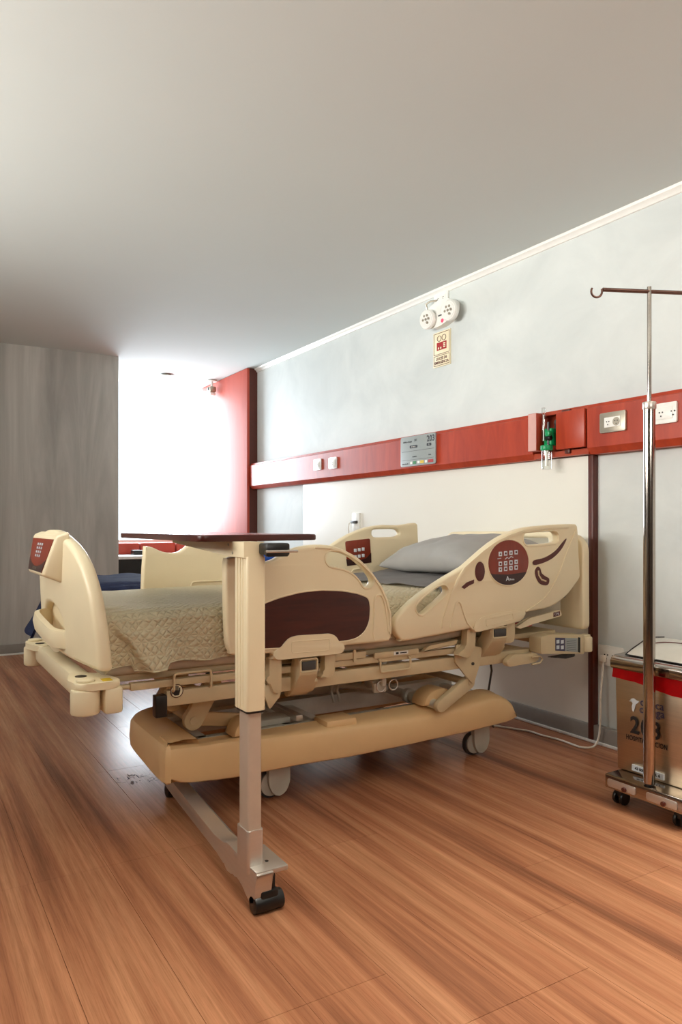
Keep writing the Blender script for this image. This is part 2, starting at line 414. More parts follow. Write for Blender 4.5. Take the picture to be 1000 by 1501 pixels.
struct('ceiling', MB().box(-2.0, 3.0, -1.8, 7.6, ZC, ZC+0.1), 'ceil')
struct('wall_right', MB().box(2.9, 3.02, -1.8, 7.6, -0.1, ZC), 'wallgrey')
wl = struct('wall_back', MB().box(-2.0, 1.66, 6.47, 7.6, -0.1, ZC), 'walldark')
struct('wall_left', MB().box(-2.12, -2.0, -1.8, 7.6, -0.1, ZC), 'wallplain')
w2 = struct('left_fill_panel', MB().box(-2.0, -1.95, 1.75, 1.80, 1.45, 2.42).box(-2.0, -1.95, 4.80, 4.85, 1.45, 2.42).box(-2.0, -1.95, 1.80, 4.80, 1.45, 1.50).box(-2.0, -1.95, 1.80, 4.80, 2.37, 2.42), 'white')  # unseen frame added around the left fill light
obj('window_or_fill_pane', MB().box(-1.985, -1.975, 1.80, 4.80, 1.50, 2.37), 'fillglow', w2)  # glowing pane added for fill
struct('wall_front', MB().box(-2.0, 3.02, -1.92, -1.8, -0.1, ZC), 'wallplain')
# window wall of the recess: dado below the sill, head strip above, glazing between
wf = struct('window_1', MB().box(1.66, 2.9, 7.47, 7.6, 0.0, 0.86), 'white')
fr = MB().box(1.66, 1.70, 7.50, 7.56, 0.86, ZC, 0.004).box(2.86, 2.90, 7.50, 7.56, 0.86, ZC, 0.004)
fr.box(1.70, 2.86, 7.50, 7.56, 0.86, 0.90, 0.004)
obj('window_frame', fr, 'white', wf)
obj('window_or_fill_pane', MB().box(1.70, 2.86, 7.527, 7.533, 0.90, ZC-.001), 'pane', wf)
# cornice along the bed-head wall
pr = [(2.9, ZC), (2.9, ZC-0.035), (2.892, ZC-0.033), (2.885, ZC-0.02), (2.872, ZC-0.012), (2.868, ZC)]
struct('trim_1', MB().prism([(p[0], p[1]) for p in pr], Matrix(((1, 0, 0, 0), (0, 0, 1, 0), (0, 1, 0, 0), (0, 0, 0, 1))), -1.8, 6.3), 'white')
# skirting
def skirting(name, x0, x1, y0, y1, bead):
    s_ = struct(name, MB().box(x0, x1, y0, y1, 0.0, 0.085, 0.002), 'skirting')
    obj('bead', MB().box(*bead, 0.0, 0.014, 0.003), 'skirting_bead', s_)
skirting('baseboard_right', 2.868, 2.9, -1.79, 6.29, (2.858, 2.868, -1.79, 6.29))
skirting('baseboard_back', -1.99, 1.65, 6.455, 6.47, (-1.99, 1.65, 6.445, 6.455))
# pale laminate board behind the bed with its brown edge strip
b_ = struct('trim_2', MB().box(2.88, 2.8999, 2.425, 5.36, 0.0855, 1.381), 'laminate')
obj('edge_strip', MB().box(2.862, 2.9, 2.395, 2.4245, 0.014, 1.381, 0.002), 'brown', b_, label='dark brown edge strip')
# tall red panel by the window
t = thing('window_side_panel', (2.85, 6.9, 0), 'tall cherry red panel standing from floor to ceiling beside the window', 'panel')
obj('panel_face', MB().box(2.795, 2.82, 6.30, 7.46, 0.0, ZC-0.004, 0.002), 'panelface', t)
obj('panel_return', MB().box(2.82, 2.9, 6.30, 6.325, 0.0, ZC-0.004), 'brown', t, label='dark red narrow side')

# ------------------------------------------------------------------ service rail
rail = thing('service_rail', (2.86, 3.9, 1.385), 'long red cherry wooden service rail running along the wall above the bed', 'wall rail')
prof = [(2.9, 1.382), (2.846, 1.382), (2.822, 1.412), (2.82, 1.598), (2.828, 1.603), (2.834, 1.618), (2.9, 1.618)]
FY = Matrix(((1, 0, 0, 0), (0, 0, 1, 0), (0, 1, 0, 0), (0, 0, 0, 1)))
def rail_piece(y0, y1, name='rail_section'): return obj(name, MB().prism(prof, FY, y0, y1), 'cherryrail', rail, ang=20)
rail_piece(2.745, 6.295); rail_piece(-1.2, 2.395)
# recessed bay between the two sections
bay = MB().box(2.885, 2.9, 2.395, 2.745, 1.385, 1.618).box(2.832, 2.885, 2.395, 2.745, 1.385, 1.412).box(2.832, 2.885, 2.395, 2.745, 1.60, 1.618)
obj('bay_box', bay, 'cherry', rail)
dr = obj('sliding_cover', MB().box(2.806, 2.822, 2.40, 2.575, 1.418, 1.602, 0.002), 'cherryrail', rail)
dh = obj('hinged_cover', MB().box(2.765, 2.82, 2.665, 2.722, 1.418, 1.610, 0.002), 'cherryrail', rail)
obj('sheen_face', MB().box(2.7635, 2.7655, 2.667, 2.720, 1.42, 1.608), 'sheenface', dh, label='pale pinkish face with gloss reflection painted in')
obj('stop_block', MB().box(2.818, 2.835, 2.50, 2.53, 1.396, 1.416, 0.002), 'brown', rail)
obj('stop_block', MB().box(2.818, 2.835, 2.50, 2.55, 1.600, 1.612, 0.002), 'brown', rail)
# flowmeter
t = thing('flowmeter', (2.80, 2.625, 1.30), 'green oxygen flowmeter with clear humidifier cup hanging in the rail opening', 'flowmeter')
obj('tube', MB().cyl((2.795, 2.645, 1.46), (2.795, 2.645, 1.635), 0.010, 16, 0.002), 'clear', t)
obj('float_scale', MB().cyl((2.795, 2.645, 1.47), (2.795, 2.645, 1.60), 0.003, 8), 'white', t)
obj('body', MB().cyl((2.795, 2.625, 1.418), (2.795, 2.625, 1.444), 0.031, 24, 0.004).box(2.80, 2.86, 2.60, 2.65, 1.445, 1.53, 0.006), 'green', t)
obj('valve_block', MB().cyl((2.80, 2.63, 1.48), (2.80, 2.60, 1.48), 0.014, 16, 0.002).cyl((2.80, 2.618, 1.446), (2.80, 2.618, 1.56), 0.007, 10), 'black', t)
obj('knob', MB().cyl((2.79, 2.60, 1.50), (2.77, 2.60, 1.50), 0.015, 12, 0.003), 'green', t)
obj('wall_adapter', MB().cyl((2.85, 2.61, 1.56), (2.884, 2.61, 1.56), 0.018, 16).tube([(2.84, 2.61, 1.50), (2.85, 2.61, 1.55), (2.86, 2.61, 1.56)], 0.01), 'dgrey', t)
obj('cup', MB().tube([(2.795, 2.625, 1.418), (2.795, 2.625, 1.335), (2.795, 2.625, 1.325), (2.795, 2.625, 1.322)], [0.026, 0.026, 0.024, 0.012], 24), 'clear', t)
obj('dip_stem', MB().cyl((2.795, 2.625, 1.34), (2.795, 2.625, 1.42), 0.008, 10), 'white', t)

def outlet(name, yc, zc, w_, h_, xf, frame, label, group=None, holes=2, ins=(0.62, 0.5), dep=0.010, rnd=True):
    t = thing(name, (xf-0.005, yc, zc-h_/2), label, 'outlet', group)
    F = fYZ(xf) @ Matrix.Translation((-yc, zc, 0))
    rect = rounded([(-w_/2, -h_/2), (w_/2, -h_/2), (w_/2, h_/2), (-w_/2, h_/2)], 0.005)
    obj('cover_plate', MB().prism(rect, F, 0, dep, 0.004), frame, t)
    iw, ih = w_*ins[0]/2, h_*ins[1]/2
    obj('insert', MB().prism([(-iw, -ih), (iw, -ih), (iw, ih), (-iw, ih)], F, dep, dep+0.002, 0.0008), 'white', t)
    hb = MB()
    for k in range(holes):
        cx = (k-(holes-1)/2)*iw*1.05
        if rnd and k == holes-1 and holes > 1:
            obj('round_socket', MB().prism(circle(cx, 0, ih*0.85, 20), F, dep+0.001, dep+0.003), 'pewter', t)
        for a, b2 in ((-0.35, 0.15), (0.35, 0.15), (0.0, -0.45)):
            hb.prism(circle(cx+a*ih*0.8, b2*ih, ih*0.12, 8), F, dep+0.001, dep+0.0036)
    obj('socket_holes', hb, 'ink', t)
    return t
outlet('wall_outlet', 4.998, 1.517, 0.118, 0.084, 2.82, 'silver', 'left small silver framed outlet on the far end of the red rail', 'outlets on the red rail', rnd=False)
outlet('wall_outlet', 4.762, 1.513, 0.118, 0.084, 2.82, 'silver', 'right small silver framed outlet on the far end of the red rail', 'outlets on the red rail', holes=1)
outlet('wall_outlet', 2.242, 1.517, 0.142, 0.092, 2.82, 'pewter', 'pewter framed outlet on the red rail beside the sliding cover', 'outlets on the red rail')
outlet('wall_outlet', 1.99, 1.522, 0.145, 0.088, 2.82, 'white', 'white outlet on the red rail just behind the steel pole', 'outlets on the red rail', rnd=False, ins=(0.75, 0.6), holes=3)
outlet('wall_outlet', 2.315, 0.425, 0.14, 0.095, 2.898, 'white', 'white outlet low on the wall behind the steel bin', rnd=False, ins=(0.6, 0.62), holes=2)
outlet('wall_outlet', 3.578, 2.448, 0.135, 0.075, 2.898, 'white', 'white outlet under the ceiling above the emergency light', rnd=False, ins=(0.7, 0.5))

# patient board
t = thing('patient_board', (2.815, 3.715, 1.42), 'grey bed card board with number 203 fixed on the red rail', 'board')
F = fYZ(2.82) @ Matrix.Translation((-3.715, 1.516, 0))
obj('panel', MB().prism(rounded([(-.18, -.095), (.18, -.095), (.18, .095), (-.18, .095)], 0.012), F, 0, 0.008, 0.002), 'boardgrey', t)
obj('lettering', MB().text('203', F, 0.052, 0.0088, bold=0.0012).xf(F @ Matrix.Translation((.135, .062, 0)) @ F.inverted())
    .text('clinica ortega', F @ Matrix.Translation((-.105, .062, 0)), 0.018, 0.0088).text('203', F @ Matrix.Translation((-.02, .066, 0)), 0.02, 0.0088)
    .prism(rounded([(-.08, .018), (.0, .018), (.0, .036), (-.08, .036)], .006), F, .008, .009)
    .prism(rounded([(.095, .018), (.14, .018), (.14, .036), (.095, .036)], .006), F, .008, .009)
    .text('nombre', F @ Matrix.Translation((-.03, -.036, 0)), 0.014, 0.0088).text('dieta', F @ Matrix.Translation((.125, -.036, 0)), 0.014, 0.0088)
    .text('riesgo de caida', F @ Matrix.Translation((-.13, -.078, 0)), 0.011, 0.0088), 'ink', t)
obj('ruled_lines', MB().box(-.165, .165, -.001, .001, .008, .0086, mtx=F).box(-.165, .165, -.056, -.0545, .008, .0086, mtx=F), 'dgrey', t)
obj('paper_labels', MB().text('dr. turno', F @ Matrix.Translation((-.04, .027, 0)), 0.012, 0.0096).text('A', F @ Matrix.Translation((.118, .027, 0)), 0.012, 0.0096)
    .box(-.075, -.055, -.083, -.067, .008, .0088, mtx=F).box(.0, .022, -.083, -.067, .008, .0088, mtx=F).box(.075, .098, -.083, -.067, .008, .0088, mtx=F), 'white', t)
for nm, x0, x1 in (('grn_ink', -.045, -.015), ('yellow', .03, .066), ('redink', .108, .16)):
    obj('colour_tab', MB().box(x0, x1, -.084, -.066, .008, .0092, mtx=F), nm, t)

# emergency light + sign
t = thing('emergency_light', (2.88, 3.60, 2.28), 'white twin headed emergency light high on the grey wall', 'emergency light')
F = fYZ(2.9) @ Matrix.Translation((-3.6, 2.375, 0))
body = smooth([(-.105, -.06), (-.06, -.098), (0.01, -.112), (.08, -.108), (.15, -.085), (.192, -.04), (.182, .015), (.10, .045), (.02, .045), (-.07, .01)], 4)
obj('housing', MB().prism(body, F, 0, 0.05, 0.008), 'white', t)
for cx, cy in ((-.032, -.052), (.180, -.048)):
    P0 = F @ Vector((cx, cy, .035)); ax = Vector((-1, -.12, -.10)).normalized()
    h = obj('lamp_head', MB().tube([P0-ax*.0, P0+ax*.02, P0+ax*.045, P0+ax*.055], [.03, .056, .062, .056], 24), 'white', t)
    obj('reflector', MB().cyl(P0+ax*.053, P0+ax*.057, .047, 24), 'white', h)
    lb = MB()
    for k in range(6):
        a = k*PI/3; q = P0+ax*.058+Vector((0, math.cos(a), math.sin(a)))*(0.026 if k < 5 else 0)
        lb.cyl(q, q+ax*.003, .008, 10)
    obj('led_lens', lb, 'pewter', h)
obj('status_light', MB().prism(circle(.085, -.085, .012, 12), F, .048, .052), 'led', t)
obj('slot', MB().box(.045, .105, -.052, -.044, .0495, .0512, mtx=F), 'dgrey', t)
obj('lead', MB().tube([(2.885, 3.61, 2.442), (2.86, 3.65, 2.442), (2.85, 3.675, 2.43), (2.86, 3.68, 2.40), (2.86, 3.685, 2.375), (2.87, 3.66, 2.34)], 0.006, 8), 'pewter', t)
t = thing('emergency_sign', (2.89, 3.575, 2.03), 'cream sign reading LUCES DE EMERGENCIA under the emergency light', 'sign')
F = fYZ(2.9) @ Matrix.Translation((-3.575, 2.137, 0))
obj('sign_face', MB().prism(rounded([(-.082, -.108), (.082, -.108), (.082, .108), (-.082, .108)], .004), F, 0, .008, .001), 'signcream', t)
def ring(mb, x0, x1, y0, y1, wd, F, c0, c1):
    mb.box(x0, x1, y0, y0+wd, c0, c1, mtx=F).box(x0, x1, y1-wd, y1, c0, c1, mtx=F).box(x0, x0+wd, y0, y1, c0, c1, mtx=F).box(x1-wd, x1, y0, y1, c0, c1, mtx=F)
    return mb
rb = ring(MB(), -.076, .076, -.032, .101, .003, F, .008, .0088); ring(rb, -.076, .076, -.101, -.038, .003, F, .008, .0088)
obj('border', rb, 'brown', t)
obj('pictogram', MB().box(-.046, .048, -.006, .042, .008, .009, mtx=F), 'redink', t)
obj('lamp_pictogram', MB().tube([F @ Vector((-.022+.019*math.cos(a*PI/8), .066+.017*math.sin(a*PI/8), .009)) for a in range(16)], .0018, 5, closed=True)
    .tube([F @ Vector((.024+.019*math.cos(a*PI/8), .066+.017*math.sin(a*PI/8), .009)) for a in range(16)], .0018, 5, closed=True), 'maroon', t)
sb = MB().box(-.034, -.022, .0, .012, .009, .0096, mtx=F).box(-.012, .0, .0, .012, .009, .0096, mtx=F)
for k in range(3): sb.box(.018, .038, .004+k*.011, .012+k*.011, .009, .0096, mtx=F)
obj('pictogram_marks', sb, 'signcream', t)
obj('lettering', MB().text('LUCES DE', F @ Matrix.Translation((0, -.059, 0)), .024, .0086, bold=.0006).text('EMERGENCIA', F @ Matrix.Translation((0, -.083, 0)), .0225, .0086, bold=.0006), 'maroon', t)

# nurse call socket above the far head rail
t = thing('nurse_call_point', (2.875, 4.53, 1.0), 'small white call point with lead on the board above the far side rail', 'wall socket')
F = fYZ(2.8795) @ Matrix.Translation((-4.53, 1.07, 0))
obj('cover_plate', MB().prism(rounded([(-.05, -.065), (.05, -.065), (.05, .065), (-.05, .065)], .006), F, 0, .012, .003), 'white', t)
obj('plug', MB().box(-.045, .03, -.012, .008, .012, .03, .004, mtx=F), 'dgrey', t)
obj('lead', MB().tube([F @ Vector(p) for p in ((-.04, -.002, .025), (-.06, -.01, .03), (-.07, -.05, .03), (-.07, -.2, .012), (-.07, -.42, .012))], .004, 8), 'cord', t)

# security camera, downlight
t = thing('security_camera', (2.77, 7.035, 2.36), 'small white security camera under the ceiling on the red panel', 'camera')
obj('mount', MB().cyl((2.735, 7.03, 2.506), (2.735, 7.03, 2.495), .05, 20).cyl((2.735, 7.03, 2.50), (2.735, 7.03, 2.44), .012, 10), 'white', t)
obj('camera_body', MB().box(2.70, 2.77, 6.99, 7.09, 2.385, 2.445, .014), 'pewter', t)
obj('lower_body', MB().box(2.705, 2.765, 7.0, 7.08, 2.355, 2.386, .01), 'white', t)
obj('lens', MB().cyl((2.70, 7.04, 2.418), (2.692, 7.04, 2.418), .018, 16), 'black', t)
obj('downlight', MB().tube([(2.254, 6.995, 2.50), (2.254, 6.995, 2.495), (2.254, 6.995, 2.49), (2.254, 6.995, 2.497), (2.254, 6.995, 2.509)], [.06, .07, .055, .045, .045], 28), 'pewter',
    label='round recessed downlight in the bright ceiling near the window', cat='downlight')
# ceiling lamps of the room
for lx, ly, lb in ((2.3, 0.5, 'square ceiling lamp nearest the bed side'), (0.55, 0.9, 'square ceiling lamp over the foot end of the room')):
    t = thing('ceiling_lamp', (lx, ly, 2.47), lb, 'ceiling lamp')
    obj('lamp_frame', MB().box(lx-.32, lx+.32, ly-.32, ly-.29, 2.475, ZC).box(lx-.32, lx+.32, ly+.29, ly+.32, 2.475, ZC)
        .box(lx-.32, lx-.29, ly-.29, ly+.29, 2.475, ZC).box(lx+.29, lx+.32, ly-.29, ly+.29, 2.475, ZC), 'white', t)
    obj('diffuser', MB().box(lx-.29, lx+.29, ly-.29, ly+.29, 2.485, 2.50), 'lamp_face', t)

obj('ceiling_fill_trough', MB().box(-0.35, 1.75, -1.79, -1.70, 1.62, 1.74, .01).box(-0.35, 1.75, -1.71, -1.42, 1.62, 1.64, .004).box(-0.35, 1.75, -1.43, -1.41, 1.62, 1.74, .004), 'white', label='added unseen white trough for the ceiling fill behind the photographer', cat='fill light')  # unseen fixture added to house the ceiling fill

# ------------------------------------------------------------------ window bench
t = thing('window_bench', (2.25, 7.0, 0), 'black fronted bench with white top and red upholstered back below the window', 'bench')
obj('carcass', MB().box(1.68, 2.78, 6.80, 7.42, 0.0, 0.735), 'black', t)
obj('bench_top', MB().box(1.67, 2.785, 6.76, 7.44, 0.735, 0.765, .004), 'white', t)
for k in range(3):
    obj('back_cushion', MB().box(1.70+k*.362, 1.70+k*.362+.352, 7.20, 7.40, .765, .875, .015), 'panelface', t)
obj('black_phone', MB().box(1.94, 2.03, 7.0, 7.12, .765, .81, .01), 'black', label='small black box resting on the white bench top', cat='box')
bpy.data.objects['black_phone'].name = 'small_box'; WL['small_box'] = WL['black_phone']

# ------------------------------------------------------------------ couch with navy blanket beyond the bed
t = thing('couch', (1.4, 4.0, 0), 'low dark couch beyond the bed standing under the navy blanket', 'couch')
obj('seat', MB().box(0.80, 2.10, 3.78, 4.38, .36, .66, .03), 'dgrey', t)
obj('bolster', MB().box(1.65, 2.08, 3.82, 4.36, .66, .78, .03), 'dgrey', t)
for lx in (1.5, 2.0):
    for ly in (3.9, 4.3): obj('leg', MB().cyl((lx, ly, 0), (lx, ly, .37), .02, 12), 'black', t)
def blanket():
    mb = MB(); nx, ny = 50, 26; V = []
    for i in range(nx+1):
        s = i/nx*1.62
        # path along X: hanging end at the left, then the flat top
        if s < .26: q = s/.26; X, Z = .505+.10*q**0.9, .50+.235*q
        else: X, Z = .605+(s-.26), .735+.03*math.sin(min(1, (s-.26)/.2)*PI/2)*0.6
        if X > 1.6: Z += .075*min(1, (X-1.6)/.08)
        for j in range(ny+1):
            y = 3.70+j/ny*.72; dz = 0; dx = 0
            if j < 4: dz = -(4-j)**1.5*.02; y = 3.70+(4-j)*-.004+.01
            n = noise.noise(Vector((X*9, y*9, Z*5)))*.012
            if s < .26: dx = .05*math.sin(j/ny*7)*(1-s/.26)*.5; dz *= .2; dz += -.02*(1-s/.26)*math.sin(j/ny*5)
            V.append((X+.012+(y-3.7)*.2+dx+(n if s < .26 else 0), y, Z+dz+n))
    Fc = [(i*(ny+1)+j, (i+1)*(ny+1)+j, (i+1)*(ny+1)+j+1, i*(ny+1)+j+1) for i in range(nx) for j in range(ny)]
    mb.add(V, Fc); bmesh.ops.solidify(mb.bm, geom=mb.bm.faces[:], thickness=.012)
    return mb
obj('navy_blanket', blanket(), 'navy', label='dark navy blanket thrown over the couch beyond the bed, its end hanging behind the footboard', cat='blanket', ang=80)
obj('blue_cushion', MB().box(1.72, 2.05, 3.86, 4.2, .83, .895, .03, seg=4), 'blue', label='bright blue cushion glimpsed behind the overbed table column', cat='cushion')

# ------------------------------------------------------------------ hospital bed
BY = 2.82
bed = thing('hospital_bed', (1.6, BY, 0), 'large cream electric hospital bed with wood inlaid side rails against the wall', 'hospital bed')
def bp(name, mb, m, parent=None, label=None, ang=35): return obj(name, mb, m, parent or bed, label=label, ang=ang)

# base side covers: profile stations along X (x, bottom z, edge z, inner z)
ST = [(.800, .178, .286, .290), (.85, .156, .284, .278), (.918, .150, .281, .272), (.98, .145, .282, .273), (1.046, .142, .279, .272), (1.12, .143, .272, .270), (1.25, .144, .266, .272), (1.534, .138, .259, .274),
      (1.75, .141, .254, .275), (1.939, .145, .250, .278), (2.08, .148, .260, .286), (2.164, .151, .270, .294), (2.26, .156, .284, .302), (2.33, .160, .272, .290), (2.38, .163, .240, .258), (2.42, .166, .190, .205)]
def cover(mirror):
    mb = MB(); V = []; N = 0
    X = [s_[0] for s_ in ST]
    xa = 1.04 if mirror else ST[0][0]
    xs = [xa+(ST[-1][0]-xa)*i/48 for i in range(49)]
    def lerp(x, k):
        for a, b in zip(ST, ST[1:]):
            if x <= b[0]+1e-9:
                q = (x-a[0])/(b[0]-a[0]); q = q*q*(3-2*q); return a[k]+(b[k]-a[k])*q
        return ST[-1][k]
    for x in xs:
        b, e, i = lerp(x, 1), lerp(x, 2), lerp(x, 3)
        tuck = .0 if x < 2.36 else (x-2.36)*.35
        sec = [(2.53, b+.012), (2.445, b), (2.434, b+.006), (2.43, b+.02), (2.43, (b+e)/2), (2.432, e-.02), (2.438, e-.006), (2.450, e+(i-e)*.15), (2.475, e+(i-e)*.5), (2.52, i-.004), (2.535, i), (2.545, i-.006), (2.548, i-.05)]
        N = len(sec); V += [(x, y+tuck*(1 if y < 2.5 else 0), z) for y, z in sec]
    Fc = [(i*N+j, (i+1)*N+j, (i+1)*N+(j+1) % N, i*N+(j+1) % N) for i in range(48) for j in range(N)]
    Fc += [tuple(range(N)), tuple(range(48*N, 49*N))]
    mb.add(V, Fc)
    # raised housings over the lift pivots
    mb.prism([(1.095+.052*math.cos(a*PI/12), .278+.062*math.sin(a*PI/12)) for a in range(13)], fXZ(2.49), -.06, .03, .012)
    mb.prism([(1.985+.085*math.cos(a*PI/12), .282+.068*math.sin(a*PI/12)) for a in range(13)], fXZ(2.49), -.07, .03, .012)
    mb.box(1.42, 1.56, 2.45, 2.56, .25, .288, .012)
    if mirror: mb.mirY(2.745)
    return mb
bp('base_side_cover', cover(False), 'tanshade'); bp('base_side_cover', cover(True), 'tanshade')
# rounded foot-end cover
def end_cover():
    mb = MB(); path = []
    path.append((.800, 2.432, 0, -1)); path.append((.782, 2.436, -.6, -.8))
    for k in range(3): path.append((.776, 2.46+k*.03, -1, 0))
    for k in range(6): path.append((.776, 2.55+k*.05, -1, 0))
    for k in range(1, 9):
        a = k/8*PI/2; path.append((1.016-.24*math.cos(a), 2.82+.24*math.sin(a), -math.cos(a), math.sin(a)))
    path.append((1.06, 3.06, 0, 1))
    V = []
    for (x, y, nx, ny) in path:
        L = math.hypot(nx, ny); nx, ny = nx/L, ny/L
        up = max(0, y-2.55)*.07; sec = [(-.10, .172+up), (-.015, .160+up), (.0, .17+up), (.004, .23), (.0, .275), (-.010, .289), (-.035, .297), (-.08, .301), (-.125, .298), (-.133, .288), (-.133, .24)]
        N = len(sec); V += [(x+nx*d, y+ny*d, z) for d, z in sec]
    n = len(path)
    # keep the first section (at the near corner) square to the side cover
    Fc = [(i*N+j, (i+1)*N+j, (i+1)*N+(j+1) % N, i*N+(j+1) % N) for i in range(n-1) for j in range(N)]
    for base in (0, (n-1)*N): Fc.append(tuple(range(base, base+N)))
    return mb.add(V, Fc)
bp('base_end_cover', end_cover(), 'tanshade', label='rounded foot end cover, cream with warm shade in its colour')
# base frame
bp('base_channel', MB().box(.95, 2.38, 2.58, 2.61, .20, .262, .004), 'greysteel')
bp('base_channel', MB().box(.90, 2.38, 2.86, 2.90, .20, .285, .004).box(.90, 2.38, 2.84, 2.86, .275, .285), 'litsteel')
bp('base_channel', MB().box(.98, 2.38, 2.95, 2.99, .21, .325, .004), 'litsteel')
for xx in (.95, 1.30, 1.44, 2.30): bp('cross_member', MB().box(xx, xx+.04, 2.55, 2.96, .205, .262, .004), 'litsteel')
bp('frame_bracket', MB().box(1.16, 1.34, 2.60, 2.70, .262, .285, .003).box(1.20, 1.27, 2.70, 2.78, .25, .29, .003, ), 'greysteel')
bp('frame_bracket', MB().box(1.34, 1.37, 2.55, 2.95, .275, .300, .003), 'silver')
# casters
def caster(x, y, name='caster'):
    mb = MB().prism(rounded([(x-.045, .20), (x-.045, .055), (x-.02, .012), (x+.02, .012), (x+.045, .055), (x+.045, .20)], .03), fXZ(y), -.012, .012, .004)
    c = bp('caster', mb, 'greysteel')
    obj('wheel', MB().cyl((x-.025, y+.014, .052), (x-.025, y+.040, .052), .052, 28, .006), 'dgrey', c)
    obj('wheel_cover', MB().cyl((x-.025, y+.005, .055), (x-.025, y+.0145, .055), .045, 28, .002), 'greysteel', c)
    return c
for cx in (1.255, 2.275):
    for cy in (2.535, 2.95): caster(cx, cy)
bp('central_brake_wheel', MB().cyl((1.99, 3.0, .11), (1.99, 3.03, .11), .07, 28, .006).cyl((2.02, 2.995, .11), (2.02, 3.0, .11), .055, 24), 'dgrey')

# deck frame
for s_, yy in ((1, 2.40), (-1, 3.20)):
    bp('deck_rail', MB().box(.775, 2.46, yy, yy+.04, .437, .488, .004), 'beige')
    bp('deck_top_rail', MB().box(.655, 2.12, yy, yy+.03, .503, .527, .003), 'beige')
bp('deck_extension', MB().cyl((.56, 2.42, .515), (.68, 2.42, .515), .009, 12), 'beige')
bp('deck_platform', MB().box(.60, 2.66, 2.44, 3.20, .528, .552, .006), 'beige')
for xx in (.86, 1.25, 1.62, 2.0, 2.42): bp('deck_cross_bar', MB().box(xx, xx+.04, 2.44, 3.20, .445, .485, .003), 'beige')
bp('black_buffer', MB().box(.735, .775, 2.392, 2.43, .405, .478, .004), 'black')
# hand warning sticker
st = bp('warning_sticker', MB().prism(circle(.808, .487, .0225, 28), fXZ(2.3985), 0, .0012), 'signcream', label='round hand warning sticker')
obj('sticker_ring', MB().tube([(.808+.0215*math.cos(a*PI/14), 2.3968, .487+.0215*math.sin(a*PI/14)) for a in range(28)], .0014, 6, closed=True), 'maroon', st)
hand = MB().prism(rounded([(.800, .472), (.816, .472), (.820, .488), (.800, .490), (.793, .483)], .004), fXZ(2.3973), 0, .0008)
for k, (dx, top) in enumerate(((.799, .500), (.8055, .505), (.812, .504), (.818, .498))): hand.box(dx-.0022, dx+.0022, 2.3965, 2.3973, .486, top, .0003)
hand.box(.790, .7935, 2.3965, 2.3973, .478, .490, .0003)
obj('hand_symbol', hand, 'ink', st)
# loop brackets on the top rail
def loop(x0, x1, z0, z1, y, r=.0045):
    p = rounded([(x0, z0), (x0, z1), (x1, z1), (x1, z0)], .012)
    if z0 > z1: pass
    k = [(x0, y+.012, z0), (x0, y, z0+(.006 if z1 > z0 else -.006))]+[(a, y, b) for a, b in rounded([(x0, z0), (x0, z1), (x1, z1), (x1, z0)], .012) if abs(b-z0) > .014]+[(x1, y, z0+(.006 if z1 > z0 else -.006)), (x1, y+.012, z0)]
    return MB().tube(k, r, 8)
bp('loop_bracket', loop(.795, .925, .488, .548, 2.385), 'beige')
bp('loop_bracket', loop(1.625, 1.77, .515, .468, 2.385), 'beige')
# decals strip under head rail
bp('step_rail', MB().box(1.60, 1.815, 2.388, 2.40, .522, .545, .003), 'beige')
bp('caution_label', MB().box(1.69, 1.76, 2.386, 2.3885, .528, .542), 'white', label='small white caution label')
bp('caution_print', MB().box(1.70, 1.712, 2.385, 2.3862, .531, .539).box(1.72, 1.752, 2.385, 2.3862, .533, .537), 'ink')
bp('lower_guard', MB().prism(rounded([(1.83, .528), (2.0, .545), (2.02, .565), (1.86, .552)], .008), fXZ(2.40), 0, .02, .004), 'beige')
bp('small_rail', MB().box(1.40, 1.56, 2.388, 2.41, .53, .556, .003).box(1.50, 1.51, 2.382, 2.388, .52, .565), 'beige')
# lift arms
def link(p, q, r, y0, y1, m='beige', name='lift_arm'):
    (x0, z0), (x1, z1) = p, q; d = math.atan2(z1-z0, x1-x0); pts = []
    for k in range(9): a = d+PI/2+k*PI/8; pts.append((x0+r*math.cos(a), z0+r*math.sin(a)))
    for k in range(9): a = d-PI/2+k*PI/8; pts.append((x1+r*.95*math.cos(a), z1+r*.95*math.sin(a)))
    a_ = bp(name, MB().prism(pts, fXZ((y0+y1)/2), -(y1-y0)/2, (y1-y0)/2, .004), m)
    obj('pivot_bolt', MB().cyl((x0, y0-.004, z0), (x0, y0+.002, z0), r*.42, 16), m, a_)
    return a_
link((.925, .335), (1.0, .455), .036, 2.555, 2.585)          # near dog-bone
link((.870, .395), (.90, .475), .034, 2.62, 2.65)
link((.925, .335), (1.16, .295), .026, 2.595, 2.615, 'tanshade')
link((.935, .33), (1.25, .265), .020, 2.66, 2.68, 'greysteel')
link((.925, .335), (1.0, .455), .036, 2.90, 2.93)
bp('cross_tube', MB().cyl((.925, 2.59, .335), (.925, 2.92, .335), .018, 16), 'beige')
pl = bp('lift_plate', MB().prism(rounded([(2.011, .545), (2.155, .52), (2.14, .445), (2.105, .365), (2.06, .41), (2.005, .47)], .012), fXZ(2.398), 0, .010, .003), 'beige')
obj('bolt', MB().cyl((2.10, 2.384, .455), (2.10, 2.390, .455), .007, 12), 'dgrey', pl)
link((2.098, .372), (1.945, .290), .027, 2.40, 2.43, 'beige')
link((2.098, .372), (1.945, .290), .027, 2.93, 2.96, 'beige')
bp('pivot_tube', MB().cyl((2.098, 2.43, .372), (2.098, 2.95, .372), .016, 16), 'beige')
bp('torque_tube', MB().cyl((1.945, 2.43, .29), (1.945, 2.93, .29), .020, 20), 'greysteel')
for yy in (2.56, 2.62): bp('tube_collar', MB().cyl((1.945, yy, .29), (1.945, yy+.03, .29), .032, 20, .004), 'greysteel')
